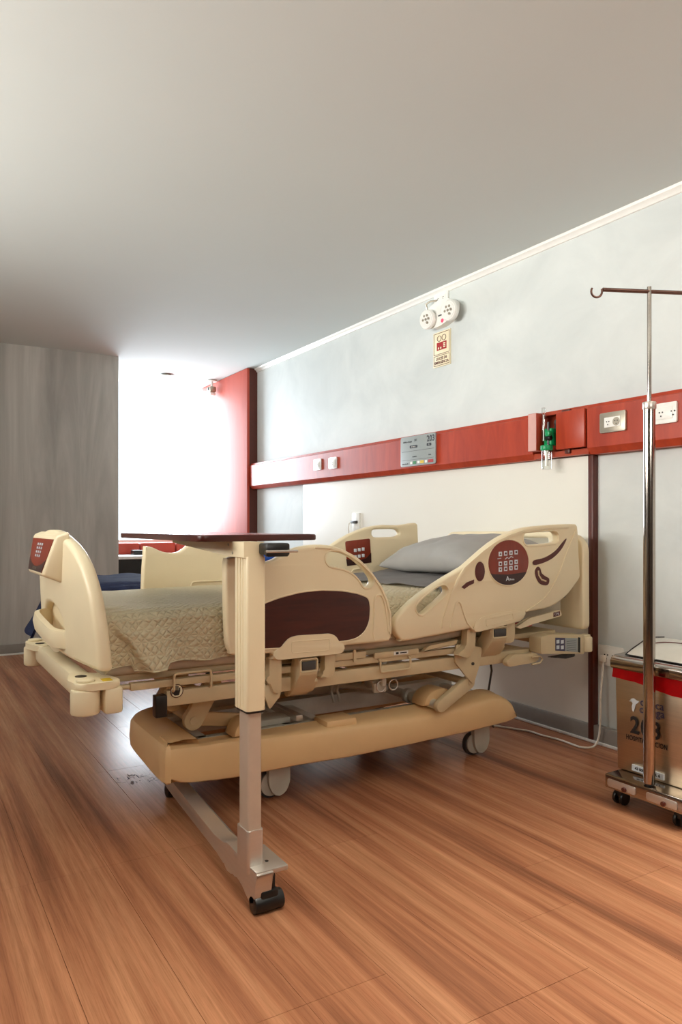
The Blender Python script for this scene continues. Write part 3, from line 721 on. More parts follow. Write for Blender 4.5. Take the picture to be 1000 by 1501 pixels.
bp('actuator', MB().cyl((1.45, 2.80, .345), (1.66, 2.78, .34), .032, 18, .006).cyl((1.66, 2.78, .34), (1.90, 2.74, .31), .014, 14), 'greysteel')
bp('actuator', MB().cyl((1.75, 2.66, .36), (2.05, 2.86, .40), .022, 18, .006), 'silver')
bp('actuator_motor', MB().box(1.60, 1.69, 2.74, 2.84, .33, .42, .02), 'greysteel')
bp('junction_box', MB().box(1.46, 1.62, 2.86, 3.0, .37, .43, .02), 'dgrey')
for rx in (1.665, 1.725):
    bp('pull_ring', MB().tube([(rx+.021*math.cos(a*PI/10), 2.44, .398+.021*math.sin(a*PI/10)) for a in range(20)], .0028, 8, closed=True), 'silver')
bp('ring_bracket', MB().box(1.665, 1.685, 2.43, 2.46, .40, .50, .003).box(1.64, 1.70, 2.45, 2.47, .37, .41, .006), 'greysteel')
cabs = MB()
cabs.tube([(1.0, 2.98, .30), (1.3, 2.99, .285), (1.6, 2.98, .30), (1.75, 2.95, .36), (1.80, 2.9, .44)], .005, 8)
bp('cable', cabs, 'dgrey')
for dx_ in (0, .03): bp('hose', MB().tube([tuple(p) for p in [(1.60+dx_, 2.70, .29), (1.585+dx_, 2.70, .34), (1.60+dx_, 2.70, .385), (1.63+dx_, 2.71, .40), (1.68+dx_, 2.72, .40)]], .0065, 8), 'greysteel')
bp('support_tube', MB().cyl((1.78, 2.95, .45), (1.50, 3.0, .35), .012, 12), 'silver')
bp('rear_arm', MB().prism(rounded([(1.62, .30), (1.66, .26), (2.06, .40), (2.03, .45)], .015), fXZ(2.96), 0, .03, .004), 'beige')

# mattress
def mattress():
    mb = MB(); mb.box(.56, 2.665, 2.40, 3.24, .553, .738, .03, seg=4)
    bmesh.ops.subdivide_edges(mb.bm, edges=[e for e in mb.bm.edges if abs(e.verts[0].co.x-e.verts[1].co.x) > 1], cuts=24)
    for v in mb.bm.verts:
        if v.co.x > 1.9: v.co.z += (v.co.x-1.9)*.09
    return mb
bp('mattress', mattress(), 'matt')

# side rails
def shade_set(parent, items):
    for nm, mb, m in items: obj(nm, mb, m, parent)
FR = [(0.966,0.929),(0.957,0.917),(0.957,0.789),(0.962,0.65),(0.973,0.615),(0.992,0.599),(1.125,0.594),(1.134,0.579),(1.15,0.568),(1.402,0.568),(1.422,0.575),(1.428,0.594),(1.465,0.596),(1.613,0.595),(1.632,0.602),(1.641,0.623),(1.637,0.698),(1.623,0.754),(1.594,0.81),(1.547,0.867),(1.501,0.910),(1.456,0.938),(1.411,0.958),(1.358,0.970),(1.298,0.972),(1.24,0.965),(1.199,0.952),(1.166,0.936),(1.134,0.920),(1.09,0.912),(1.05,.915),(1.02,.928),(.99,.936)]
FRslot = [(1.35,0.918),(1.354,0.936),(1.371,0.945),(1.411,0.941),(1.447,0.929),(1.483,0.909),(1.519,0.878),(1.547,0.846),(1.554,0.828),(1.542,0.812),(1.519,0.81),(1.506,0.822),(1.492,0.842),(1.465,0.865),(1.429,0.882),(1.393,0.89),(1.363,0.897)]
HR = [(1.659,0.673),(1.654,0.646),(1.665,0.619),(1.687,0.597),(1.715,0.59),(2.035,0.614),(2.048,0.614),(2.060,0.602),(2.079,0.597),(2.325,0.628),(2.341,0.648),(2.352,0.662),(2.466,0.671),(2.539,0.687),(2.614,0.725),(2.667,0.77),(2.697,0.80),(2.700,0.83),(2.692,0.924),(2.686,1.02),(2.677,1.045),(2.652,1.049),(2.56,1.047),(2.466,1.042),(2.39,1.037),(2.325,1.028),(2.243,1.005),(2.163,0.970),(2.086,0.923),(2.023,0.882),(1.998,0.868),(1.912,0.832),(1.818,0.787),(1.737,0.741),(1.681,0.698)]
HRslot1 = [(1.766,0.702),(1.76,0.721),(1.789,0.747),(1.853,0.785),(1.891,0.798),(1.912,0.789),(1.915,0.773),(1.894,0.755),(1.835,0.717),(1.789,0.69)]
HRslot2 = [(2.343,0.981),(2.345,1.001),(2.366,1.009),(2.45,1.013),(2.524,1.015),(2.549,1.005),(2.554,0.984),(2.539,0.966),(2.394,0.958),(2.355,0.962)]
YN = 2.33; TH = .042
def strip(pts, wd, F, c0, c1, b=.0):
    """a raised band of width wd along an open polyline"""
    L, Rr = [], []
    for i in range(len(pts)):
        a, b2 = Vector(pts[max(i-1, 0)]), Vector(pts[min(i+1, len(pts)-1)]); tt = (b2-a).normalized(); n = Vector((-tt.y, tt.x))*wd/2
        L.append(tuple(Vector(pts[i])+n)); Rr.append(tuple(Vector(pts[i])-n))
    return MB().prism(L+Rr[::-1], F, c0, c1, b)
def slot_rim(slot, F, c, r=.0045):
    return MB().tube([F @ Vector((p[0], p[1], c)) for p in grow(smooth(slot, 2), .006)], r, 6, closed=True)
F0 = fXZ(YN)
foot_rail = bp('side_rail', MB().plate(smooth(FR, 2), [smooth(FRslot, 2)], F0, -TH, 0, .010), 'cream', label='near foot side rail with dark wood inlay')
woodpts = [(1.04,.742),(1.101,0.770),(1.158,0.786),(1.24,0.801),(1.324,0.805),(1.411,0.799),(1.483,0.785),(1.531,0.767),(1.538,0.735),(1.535,0.681),(1.515,0.644),(1.483,0.623),(1.447,0.616),(1.2,0.610),(1.04,0.617),(1.015,.65),(1.01,.70)]
obj('wood_inlay', MB().prism(rounded(woodpts, .02), F0, .0, .0016, .0006), 'mahog', foot_rail, label='dark mahogany inlay')
obj('inlay_rim', MB().tube([F0 @ Vector((p[0], p[1], .001)) for p in grow(rounded(woodpts, .02), .003)], .0035, 6, closed=True), 'cream', foot_rail)
tab = [(1.130,.592),(1.134,0.579),(1.15,0.570),(1.402,0.570),(1.420,0.577),(1.424,.60),(1.40,.612),(1.386,.635),(1.363,0.647),(1.223,0.650),(1.193,0.644),(1.172,0.625),(1.160,.610),(1.14,.606)]
tb_ = obj('hinge_tab', MB().prism(rounded(tab, .012), F0, .0, .008, .004), 'cream', foot_rail)
obj('tab_rim', MB().tube([F0 @ Vector((p[0], p[1], .0085)) for p in rounded([(1.202, .630), (1.358, .628), (1.357, .587), (1.203, .589)], .008)], .0016, 6, closed=True), 'cream', foot_rail)
obj('raised_ridge', MB().tube([F0 @ Vector((p[0], p[1], .001)) for p in smooth([(1.561,0.606),(1.560,0.70),(1.560,0.757),(1.568,0.773),(1.582,0.777),(1.594,0.771),(1.607,0.74),(1.618,0.690),(1.623,0.612)], 3)[:-3]], .0045, 8), 'cream', foot_rail)
obj('edge_ridge', strip([(1.632,.625),(1.632,.70),(1.616,.756),(1.587,.81),(1.541,.865),(1.497,.905),(1.452,.931),(1.41,.950),(1.358,.962),(1.30,.963)], .008, F0, -.002, .004, .001), 'cream', foot_rail)
obj('slot_rim', slot_rim(FRslot, F0, -.001), 'cream', foot_rail)

head_rail = bp('side_rail', MB().plate(smooth(HR, 2), [smooth(HRslot1, 2), smooth(HRslot2, 2)], F0, -TH, 0, .010), 'cream', label='near head side rail with round control panel')
obj('slot_rim', slot_rim(HRslot1, F0, -.001), 'cream', head_rail); obj('slot_rim', slot_rim(HRslot2, F0, -.001), 'cream', head_rail)
circ = circle(2.251, .883, .117, 40, .096)
obj('control_panel', MB().prism(circ, F0, 0, .002, .0008), 'panelred', head_rail, label='round red brown control panel')
low = [p for p in circ if p[1] < .842]
low = sorted(low, key=lambda p: math.atan2(p[1]-.883, p[0]-2.251))
low = [(p[0], p[1]) for p in low]+[(2.33, .838), (2.25, .832), (2.17, .836)]
obj('panel_base', MB().prism(low, F0, .0018, .0026), 'paneldark', head_rail)
obj('panel_rim', MB().tube([F0 @ Vector((p[0], p[1], .001)) for p in circle(2.251, .883, .120, 40, .099)], .003, 6, closed=True), 'cream', head_rail)
for r_ in range(3):
    for c_ in range(4):
        bx_, bz_ = 2.201+c_*.0305, .921+c_*.002-(0, .042, .066)[r_]
        if r_ == 2 and c_ > 3: continue
        k_ = obj('button', MB().box(bx_-.0095, bx_+.0095, YN-.0036, YN-.002, bz_-.0095, bz_+.0095, .001), 'paleink', head_rail)
        k2 = None
ic = MB()
for r_ in range(3):
    for c_ in range(4):
        bx_, bz_ = 2.201+c_*.0305, .921+c_*.002-(0, .042, .066)[r_]
        if (r_+c_) % 2: ic.box(bx_-.005, bx_+.005, YN-.0042, YN-.0036, bz_-.0045, bz_+.0045)
        else: ic.prism([(bx_-.0055, bz_-.0035), (bx_+.0055, bz_-.0035), (bx_, bz_+.0055)] if r_ == 0 else [(bx_-.0055, bz_+.0035), (bx_+.0055, bz_+.0035), (bx_, bz_-.0055)], fXZ(YN-.0036), 0, .0006)
obj('button_icons', ic, 'maroon', head_rail)
obj('panel_print', MB().tube([(2.185, YN-.003, .901), (2.205, YN-.003, .903)], .0012, 4).tube([(2.228, YN-.003, .898), (2.24, YN-.003, .906), (2.25, YN-.003, .900), (2.262, YN-.003, .909), (2.275, YN-.003, .905)], .0018, 4)
    .text('A', F0 @ Matrix.Translation((2.243, .814, 0)), .03, .003).text('llmos', F0 @ Matrix.Translation((2.268, .811, 0)), .013, .003), 'paleink', head_rail)
obj('oval_decal', MB().prism(circle(2.088, .850, .027, 24, .041), F0, 0, .0016, .0005), 'maroon', head_rail)
obj('dash_decal', MB().prism([(1.988,0.789),(2.016,0.807),(2.056,0.818),(2.055,0.802),(2.029,0.794),(2.004,0.781)], F0, 0, .0016), 'maroon', head_rail)
sw = smooth([(2.399,0.888),(2.466,0.899),(2.532,0.927),(2.576,0.963),(2.604,0.983),(2.601,0.970),(2.569,0.931),(2.517,0.896),(2.452,0.875),(2.4,0.869)], 3)
obj('sweep_decal', MB().prism(sw, F0, 0, .0016), 'maroon', head_rail)
bean = smooth([(2.423,0.861),(2.44,0.852),(2.449,0.831),(2.473,0.816),(2.495,0.805),(2.492,0.783),(2.473,0.776),(2.437,0.785),(2.414,0.811),(2.406,0.842)], 3)
obj('bean_decal', MB().prism(bean, F0, 0, .0016), 'maroon', head_rail)
obj('bean_inlay', MB().tube([F0 @ Vector(p) for p in ((2.427, .843, .002), (2.430, .823, .002), (2.447, .803, .002), (2.475, .795, .002))], .0035, 8), 'beige', head_rail)
obj('decal_rim', MB().tube([F0 @ Vector((p[0], p[1], .0008)) for p in grow(bean, .002)], .0016, 6, closed=True)
    .tube([F0 @ Vector((p[0], p[1], .0008)) for p in grow(circle(2.088, .850, .027, 24, .041), .002)], .0016, 6, closed=True)
    .tube([F0 @ Vector((p[0], p[1], .0008)) for p in grow(sw, .002)], .0016, 6, closed=True), 'cream', head_rail)
obj('raised_ridge', strip([(1.885,.628),(1.895,.665),(1.91,.70),(1.935,.762),(1.968,.822),(2.005,.866),(2.05,.895),(2.11,.933),(2.18,.970),(2.25,.996),(2.33,1.017),(2.42,1.028),(2.52,1.033),(2.62,1.036)], .010, F0, -.002, .005, .002), 'cream', head_rail)
obj('arch_ridge', MB().tube([F0 @ Vector((p[0], p[1], .0005)) for p in ((1.93,.625),(1.945,.68),(1.958,.72),(1.972,.731),(1.985,.722),(2.0,.68),(2.02,.640),(2.05,.612))], .004, 8), 'cream', head_rail)
obj('arc_step', strip([(2.352,.668),(2.40,.685),(2.466,.717),(2.50,.745),(2.539,.795),(2.575,.85),(2.60,.905),(2.64,.97),(2.672,1.025)], .006, F0, -.002, .0035, .001), 'cream', head_rail)
htab = [(2.052,.612),(2.060,0.602),(2.079,0.599),(2.325,0.630),(2.341,0.648),(2.352,0.664),(2.30,.675),(2.20,.672),(2.10,.66),(2.06,.64)]
obj('hinge_tab', MB().prism(rounded(htab, .012), F0, .0, .004, .002), 'cream', head_rail)
obj('tab_rim', MB().tube([F0 @ Vector((p[0], p[1], .0048)) for p in rounded([(2.118,0.648),(2.27,0.665),(2.274,0.640),(2.122,0.619)], .006)], .0016, 6, closed=True), 'cream', head_rail)

# rail hinges and latches (near side)
def hinge(x, z, s_=1):
    """two curved arms and the slanted release latch below a side rail; x,z = left end of the rail's tab bottom"""
    g = bp('rail_bracket', MB().prism(rounded([(x-.002, z+.012), (x+.044, z+.008), (x+.044, z-.125), (x+.018, z-.122), (x-.004, z-.075), (x-.028, z-.07), (x-.004, z-.065)], .010), fXZ(2.352), -.035, .0, .005), 'beige')
    g = bp('rail_bracket', MB().prism(rounded([(x+.222, z+.012), (x+.268, z+.012), (x+.264, z-.080), (x+.244, z-.088), (x+.200, z-.084), (x+.222, z-.065)], .010), fXZ(2.352), -.035, .0, .005), 'beige')
    return g
hinge(1.133, .567)
bp('rail_bracket', MB().prism(rounded([(2.04,.612),(2.086,0.606),(2.083,0.525),(2.048,0.488),(1.985,0.506),(2.005,.520),(2.035,0.535)], .010), fXZ(2.352), -.035, 0, .005), 'beige')
bp('rail_bracket', MB().prism(rounded([(2.262,.622),(2.311,0.628),(2.309,0.539),(2.27,0.530),(2.245,0.543),(2.262,.56)], .010), fXZ(2.352), -.035, 0, .005), 'beige')
bp('pointed_guard', MB().prism(rounded([(1.111,0.480),(1.15,.47),(1.185,0.455),(1.180,0.43),(1.140,0.388),(1.123,0.430)], .006), fXZ(2.37), -.01, 0, .003), 'beige')
def latch(x0, x1, zt):
    """release lever: its front drops, then slants inwards under the deck"""
    pr = rounded([(2.346, zt), (2.334, zt-.012), (2.330, zt-.057), (2.372, zt-.110), (2.410, zt-.146), (2.442, zt-.146), (2.446, zt-.10), (2.396, zt-.035), (2.388, zt)], .010)
    l = bp('release_latch', MB().prism(pr, FYZp, x0, x1, .005), 'beige', label='release latch with dark pad')
    obj('pad', MB().box(x0+.010, x1-.010, 2.327, 2.336, zt-.042, zt-.010, .003), 'dgrey', l)
    obj('pad_frame', MB().tube([(p[0], 2.331, p[1]) for p in rounded([(x0+.004, zt-.048), (x1-.003, zt-.048), (x1-.003, zt-.003), (x0+.004, zt-.003)], .008)], .0035, 8, closed=True), 'beige', l)
    obj('latch_cheek', MB().prism(rounded([(2.36, zt-.09), (2.40, zt-.135), (2.47, zt-.165), (2.49, zt-.12), (2.44, zt-.05)], .012), FYZp, x0+.012, x1+.018, .004), 'beige', l)
    return l
FYZp = Matrix(((0, 0, 1, 0), (1, 0, 0, 0), (0, 1, 0, 0), (0, 0, 0, 1)))
latch(1.238, 1.314, .563); latch(2.158, 2.246, .612)
# far side rails
FF = fXZ(3.27+TH)
ffr = [(.95,.60),(.945,.757),(.954,.930),(.962,.948),(.991,.944),(1.025,.928),(1.055,.920),(1.09,.917),(1.12,.924),(1.15,.945),(1.18,.963),(1.243,.966),(1.29,.948),(1.33,.922),(1.377,.892),(1.44,.84),(1.50,.76),(1.54,.68),(1.55,.60)]
fr2 = bp('side_rail', MB().plate(smooth(ffr, 2), [], FF, 0, TH, .010), 'cream', label='far foot side rail')
obj('tab_rim', MB().tube([(p[0], 3.268, p[1]) for p in rounded([(1.17, .74), (1.17, .782), (1.43, .782), (1.43, .74)], .02)], .004, 8, closed=True), 'cream', fr2)
fhr = [(1.66,.62),(1.70,.72),(1.80,.83),(1.88,.905),(1.941,.949),(2.032,.996),(2.141,1.032),(2.253,1.046),(2.352,1.044),(2.447,1.057),(2.473,1.052),(2.480,1.03),(2.485,.9),(2.49,.66),(2.3,.61),(1.9,.60)]
fhs = [(2.174,1.004),(2.185,1.02),(2.25,1.023),(2.322,1.023),(2.352,1.013),(2.356,.994),(2.329,.982),(2.27,.980),(2.2,.979),(2.178,.989)]
fr3 = bp('side_rail', MB().plate(smooth(fhr, 2), [smooth(fhs, 2)], FF, 0, TH, .010), 'cream', label='far head side rail with square control panel')
FI = fXZ(3.27)
obj('control_panel', MB().prism(rounded([(2.005,.960),(2.159,.974),(2.168,.846),(2.017,.831)], .01), FI, 0, .002, .0006), 'panelred', fr3)
obj('panel_base', MB().prism([(2.010,.868),(2.08,.855),(2.135,.870),(2.166,.898),(2.168,.846),(2.017,.831)], FI, .0018, .0026), 'paneldark', fr3)
for r_ in range(2):
    for c_ in range(3):
        bx_, bz_ = 2.066+c_*.0245, .912+c_*.003-r_*.034
        obj('button', MB().box(bx_-.0085, bx_+.0085, 3.2655, 3.268, bz_-.0085, bz_+.0085, .001), 'paleink', fr3)
obj('rail_loop', MB().tube([(2.04, 3.262, .80), (2.05, 3.262, .812), (2.10, 3.262, .816), (2.14, 3.262, .80)], .004, 8), 'cream', fr3)

# footboard (leans slightly outwards towards the top)
half = [(0, 1.026), (.08, 1.026), (.17, 1.012), (.26, .990), (.335, .960), (.395, .918), (.44, .862), (.470, .80), (.488, .73), (.500, .655), (.502, .605), (.50, .592)]
YC = 2.815
outl = [(-(YC-a), b) for a, b in half]; outl = [(-(YC+a), b) for a, b in half[::-1]]+[(-(YC-a), b) for a, b in half[1:]]
def lean(mb, x0=.533):
    for v in mb.bm.verts:
        v.co.x -= (v.co.z-.60)*.05+.040*max(0, 1-((v.co.y-YC)/.5)**2)
    return mb
recess = [(-(YC+.035+.205*math.cos(a*PI/12)), .680+.080*math.sin(a*PI/12)) for a in range(24)]
fbm = MB().plate(rounded(outl, .03, 3), [recess], fYZ(.533), -.045, 0, .016)
for k in range(1, 20):
    bmesh.ops.bisect_plane(fbm.bm, geom=fbm.bm.verts[:]+fbm.bm.edges[:]+fbm.bm.faces[:], plane_co=(0, 2.315+k*.05, 0), plane_no=(0, 1, 0))
fb = bp('footboard', lean(fbm), 'cream', label='cream footboard with carved grip')
obj('grip_recess', lean(MB().prism([(-(YC+.035+.210*math.cos(a*PI/12)), .680+.084*math.sin(a*PI/12)) for a in range(24)], fYZ(.562), -.012, 0)), 'cream', fb)
hn = MB()   # projecting pull handle across the recess
hp = [(.545, 3.03, .690), (.500, 3.03, .690), (.462, 3.01, .690), (.448, 2.96, .685), (.448, 2.88, .676), (.452, 2.78, .664), (.458, 2.70, .655), (.480, 2.655, .652), (.530, 2.645, .652)]
V = []
for (x_, y_, z_) in [tuple(p) for p in smooth(hp, 3)[:-3]]:
    V += [(x_-.0, y_, z_-.030), (x_-.006, y_, z_), (x_, y_, z_+.028), (x_+.018, y_+.002, z_+.032), (x_+.018, y_+.002, z_-.032)]
n_ = len(V)//5
hn.add(V, [(i*5+j, (i+1)*5+j, (i+1)*5+(j+1) % 5, i*5+(j+1) % 5) for i in range(n_-1) for j in range(5)]+[(0, 1, 2, 3, 4), tuple(range(5*n_-5, 5*n_))])
obj('pull_handle', hn, 'cream', fb, ang=50)
# control hood on the footboard
def hood():
    mb = MB()
    T = [(.462, 2.60, 1.008), (.462, 3.08, 1.008), (.425, 2.965, .872), (.425, 2.655, .872)]      # front face corners
    B = [(.500, 2.57, 1.022), (.500, 3.08, 1.022), (.505, 2.985, .838), (.505, 2.635, .838)]
    mb.add(T+B, [(0, 1, 2, 3), (4, 5, 6, 7), (0, 1, 5, 4), (1, 2, 6, 5), (2, 3, 7, 6), (3, 0, 4, 7)])
    bmesh.ops.bevel(mb.bm, geom=mb.bm.edges[:], offset=.010, segments=3, affect='EDGES', profile=.5)
    return mb
obj('control_hood', hood(), 'cream', fb)
def onhood(a, b, off):
    """a 0..1 from near to far, b 0..1 from bottom to top, on the hood's front face"""
    T = [Vector((.462, 2.60, 1.008)), Vector((.462, 3.08, 1.008)), Vector((.425, 2.965, .872)), Vector((.425, 2.655, .872))]
    p = (T[3]*(1-a)+T[2]*a)*(1-b)+(T[0]*(1-a)+T[1]*a)*b
    return p+Vector((-1, 0, .27)).normalized()*off
def hoodquad(pts, off, th):
    n = len(pts); V = [onhood(a, b, off) for a, b in pts]+[onhood(a, b, off+th) for a, b in pts]
    return MB().add(V, [tuple(range(n)), tuple(range(n, 2*n))]+[(i, (i+1) % n, n+(i+1) % n, n+i) for i in range(n)])
obj('control_panel', hoodquad([(.06, .06), (.94, .06), (.96, .90), (.04, .90)], .0005, .0015), 'panelred', fb)
obj('panel_base', hoodquad([(.06, .06), (.94, .06), (.95, .38), (.8, .26), (.6, .19), (.4, .19), (.2, .26), (.05, .38)], .002, .0008), 'paneldark', fb)
kb = MB()
for r_ in range(4):
    for c_ in range(3):
        a, b = .40+c_*.10, .72-r_*.10
        V = [onhood(a+da, b+db, .0028) for da, db in ((0, 0), (.065, 0), (.065, .06), (0, .06))]; kb.add(V, [(0, 1, 2, 3)])
bmesh.ops.solidify(kb.bm, geom=kb.bm.faces[:], thickness=.0006)
obj('keypad_keys', kb, 'paleink', fb)
lt = MB()
for k_ in range(5): lt.add([onhood(.42+k_*.05+da, .10+db, .0034) for da, db in ((0, 0), (.03, 0), (.03, .07), (0, .07))], [(0, 1, 2, 3)])
bmesh.ops.solidify(lt.bm, geom=lt.bm.faces[:], thickness=.0005)
obj('maker_mark', lt, 'pewter', fb)
obj('seam_groove', MB().cyl((.512, 2.60, .612), (.512, 2.605, .60), .004, 8), 'dgrey', fb)

# foot-end bumper beam with corner rollers
bp('foot_beam', lean(MB().box(.50, .565, 2.42, 3.22, .485, .56, .015), 0), 'cream')
def corner(yc, sgn):
    out = [(.455, yc+.03*sgn), (.47, yc-.045*sgn), (.52, yc-.06*sgn), (.60, yc-.055*sgn), (.60, yc+.0*sgn), (.57, yc+.10*sgn), (.50, yc+.17*sgn), (.475, yc+.12*sgn)]
    c = bp('corner_bumper', MB().prism(rounded(out, .025), fXY(0), .540, .562, .006), 'cream')
    obj('bumper_block', MB().box(.548, .605, min(yc-.058*sgn, yc+.05*sgn), max(yc-.058*sgn, yc+.05*sgn), .462, .543, .010), 'cream', c)
    obj('roller', MB().cyl((.500, yc-.012*sgn, .462), (.500, yc-.012*sgn, .541), .044, 28, .008), 'cream', c)
    obj('roller_cap', MB().cyl((.500, yc-.012*sgn, .562), (.500, yc-.012*sgn, .570), .028, 24, .003), 'cream', c)
    obj('socket_hole', MB().cyl((.505, yc+.075*sgn, .5615), (.505, yc+.075*sgn, .5635), .018, 20), 'black', c)
    return c
c1 = corner(2.355, 1); c2 = corner(3.275, -1)
obj('yellow_label', MB().box(.548, .578, 2.318, 2.358, .5618, .5630), 'yellow', c1)
# head-end corner
hc = bp('head_corner_box', MB().prism(rounded([(2.44, .475), (2.44, .548), (2.49, .556), (2.72, .538), (2.72, .450), (2.48, .472)], .006), fXZ(2.325), -.07, 0, .006), 'beige', label='head end corner box with labels')
obj('icon_label', MB().prism([(2.53, .482), (2.53, .540), (2.592, .534), (2.592, .474)], fXZ(2.325), 0, .001), 'navyink', hc)
obj('text_label', MB().prism([(2.594, .474), (2.594, .534), (2.675, .526), (2.675, .462)], fXZ(2.325), 0, .001), 'boardgrey', hc)
ib = MB()
for k_ in range(4): ib.box(2.536+(k_ % 2)*.028, 2.554+(k_ % 2)*.028, 2.3228, 2.3238, .488+(k_//2)*.025-(k_ % 2)*.003, .504+(k_//2)*.025-(k_ % 2)*.003)
obj('icons', ib, 'paleink', hc)
ln = MB()
for k_ in range(5): ln.box(2.602, 2.662, 2.3232, 2.3238, .476+k_*.010, .4775+k_*.010)
obj('text_lines', ln, 'dgrey', hc)
obj('dark_band', MB().prism([(2.678, .462), (2.678, .530), (2.692, .528), (2.692, .458)], fXZ(2.325), 0, .0012), 'black', hc)
obj('roller', MB().cyl((2.755, 2.35, .455), (2.755, 2.35, .525), .032, 24, .006), 'cream', hc)
obj('roller_arm', MB().box(2.70, 2.77, 2.33, 2.37, .522, .536, .004), 'cream', hc)
bp('head_corner_box', MB().box(2.44, 2.72, 3.24, 3.315, .465, .545, .006), 'beige')
bp('head_beam', MB().box(2.66, 2.72, 2.40, 3.24, .47, .53, .006), 'beige')
bp('under_hook', MB().prism(rounded([(2.26, .455), (2.27, .43), (2.44, .435), (2.46, .455), (2.44, .475), (2.3, .48)], .01), fXZ(2.35), -.03, 0, .004)
   .tube([(2.40, 2.34, .430), (2.45, 2.34, .432), (2.465, 2.34, .448), (2.45, 2.34, .462), (2.40, 2.34, .462)], .004, 8), 'beige')
bp('head_lever', MB().prism(rounded([(2.56, .44), (2.72, .448), (2.72, .43), (2.66, .425)], .004), fXZ(2.38), -.02, 0, .002), 'dgrey')
cp = bp('release_lever', MB().prism(rounded([(2.32,.600),(2.41,0.632),(2.602,0.656),(2.612,0.630),(2.425,0.603),(2.35,0.588)], .006), fXZ(2.36), -.018, 0, .004), 'cream', label='emergency release lever marked CPR')
obj('tag_label', MB().prism([(2.556, .627), (2.556, .647), (2.598, .651), (2.598, .632)], fXZ(2.36), 0, .001), 'maroon', cp)
obj('lettering', MB().text('CPR', fXZ(2.36) @ Matrix.Translation((2.577, .639, 0)), .017, .0016), 'paleink', cp)
bp('red_grip', MB().box(2.34, 2.47, 2.40, 2.43, .585, .612, .010), 'redink')
bp('power_lead', MB().tube([(2.30, 2.50, .45), (2.33, 2.52, .38), (2.38, 2.60, .25), (2.5, 2.72, .08), (2.60, 2.80, .02)], .005, 8), 'dgrey')

# headboard
hb_out = [(-3.33, .56), (-3.33, .96), (-3.29, 1.005), (-3.15, 1.010), (-2.82, 1.012), (-2.49, 1.010), (-2.37, 1.0), (-2.325, .95), (-2.322, .56)]
hs1 = rounded([(-3.10, .945), (-3.10, .982), (-2.88, .982), (-2.88, .945)], .014); hs2 = rounded([(-2.76, .945), (-2.76, .982), (-2.54, .982), (-2.54, .945)], .014)
bp('headboard', MB().plate(rounded(hb_out, .03), [hs1, hs2], fYZ(2.712), -.045, 0, .010), 'cream', label='cream headboard with two grip slots')

# ------------------------------------------------------------------ bedding
def quilt():
    mb = MB(); nx = 150
    prof = [(3.262, .60), (3.262, .70), (3.256, .745), (3.225, .764), (3.1, .770), (2.82, .772), (2.55, .770), (2.45, .766), (2.41, .756), (2.386, .730), (2.380, .70), (2.378, .64), (2.374, .58)]
    P = [prof[0]]
    for a, b in zip(prof, prof[1:]):
        L = math.hypot(b[0]-a[0], b[1]-a[1]); k = max(1, round(L/.012))
        P += [(a[0]+(b[0]-a[0])*i/k, a[1]+(b[1]-a[1])*i/k) for i in range(1, k+1)]
    S = [0]
    for a, b in zip(P, P[1:]): S.append(S[-1]+math.hypot(b[0]-a[0], b[1]-a[1]))
    V, UV = [], []
    for i in range(nx+1):
        x = .566+(1.99-.566)*i/nx
        hem = -.012+.006*math.sin(x*14)+.004*math.sin(x*37)
        for j, (y, z) in enumerate(P):
            yy, zz, xx = y, z, x
            n1 = noise.noise(Vector((x*3.1, y*3.1, z*3))); n2 = noise.noise(Vector((x*11, y*11, z*8)))
            if y < 2.40:
                q = min(1, max(0, (.73-z)/.15))
                zz = z-q*(.0+hem*.8)-(.02*q if .66 < x < .76 else 0)
                if x < .95:
                    fade = min(1, (.95-x)/.08)
                    yy = y-q*(.016+.014*n1+.012*math.sin(x*26+1))*fade
                    # pleat running down from the corner
                    dline = (x-.597)-(.714-z)*.747
                    if dline > 0: yy -= .024*math.exp(-dline*9)*min(1, dline/.008)*min(1, max(0, (.745-z)/.06))*fade
                    else: yy += .006
                    yy = min(yy, 2.383)
                else:
                    yy = max(y, 2.376); zz = max(zz, .59) if z < .6 else zz
            elif y < 3.24:
                zz = z+n1*.008+n2*.0025+.012*math.exp(-((x-.95)/.28)**2-((y-2.9)/.25)**2)
                if x < .66 and y < 2.5: zz -= .012*(1-(x-.56)/.1)
            if x > 1.9: zz += (x-1.9)*.09
            if x < .585: zz -= (.585-x)*.7
            V.append((xx, yy, zz)); UV.append((x, S[j]))
    N = len(P)
    mb.add(V, [(i*N+j, (i+1)*N+j, (i+1)*N+j+1, i*N+j+1) for i in range(nx) for j in range(N-1)])
    mb.bm.verts.ensure_lookup_table(); mb.bm.verts.index_update()
    lay = mb.bm.loops.layers.uv.new('UVMap')
    for f in mb.bm.faces:
        for l in f.loops: l[lay].uv = UV[l.vert.index]
    return mb
obj('quilt', quilt(), 'quilt', label='beige diamond quilted bedspread covering the hospital bed mattress', cat='quilt', ang=80)
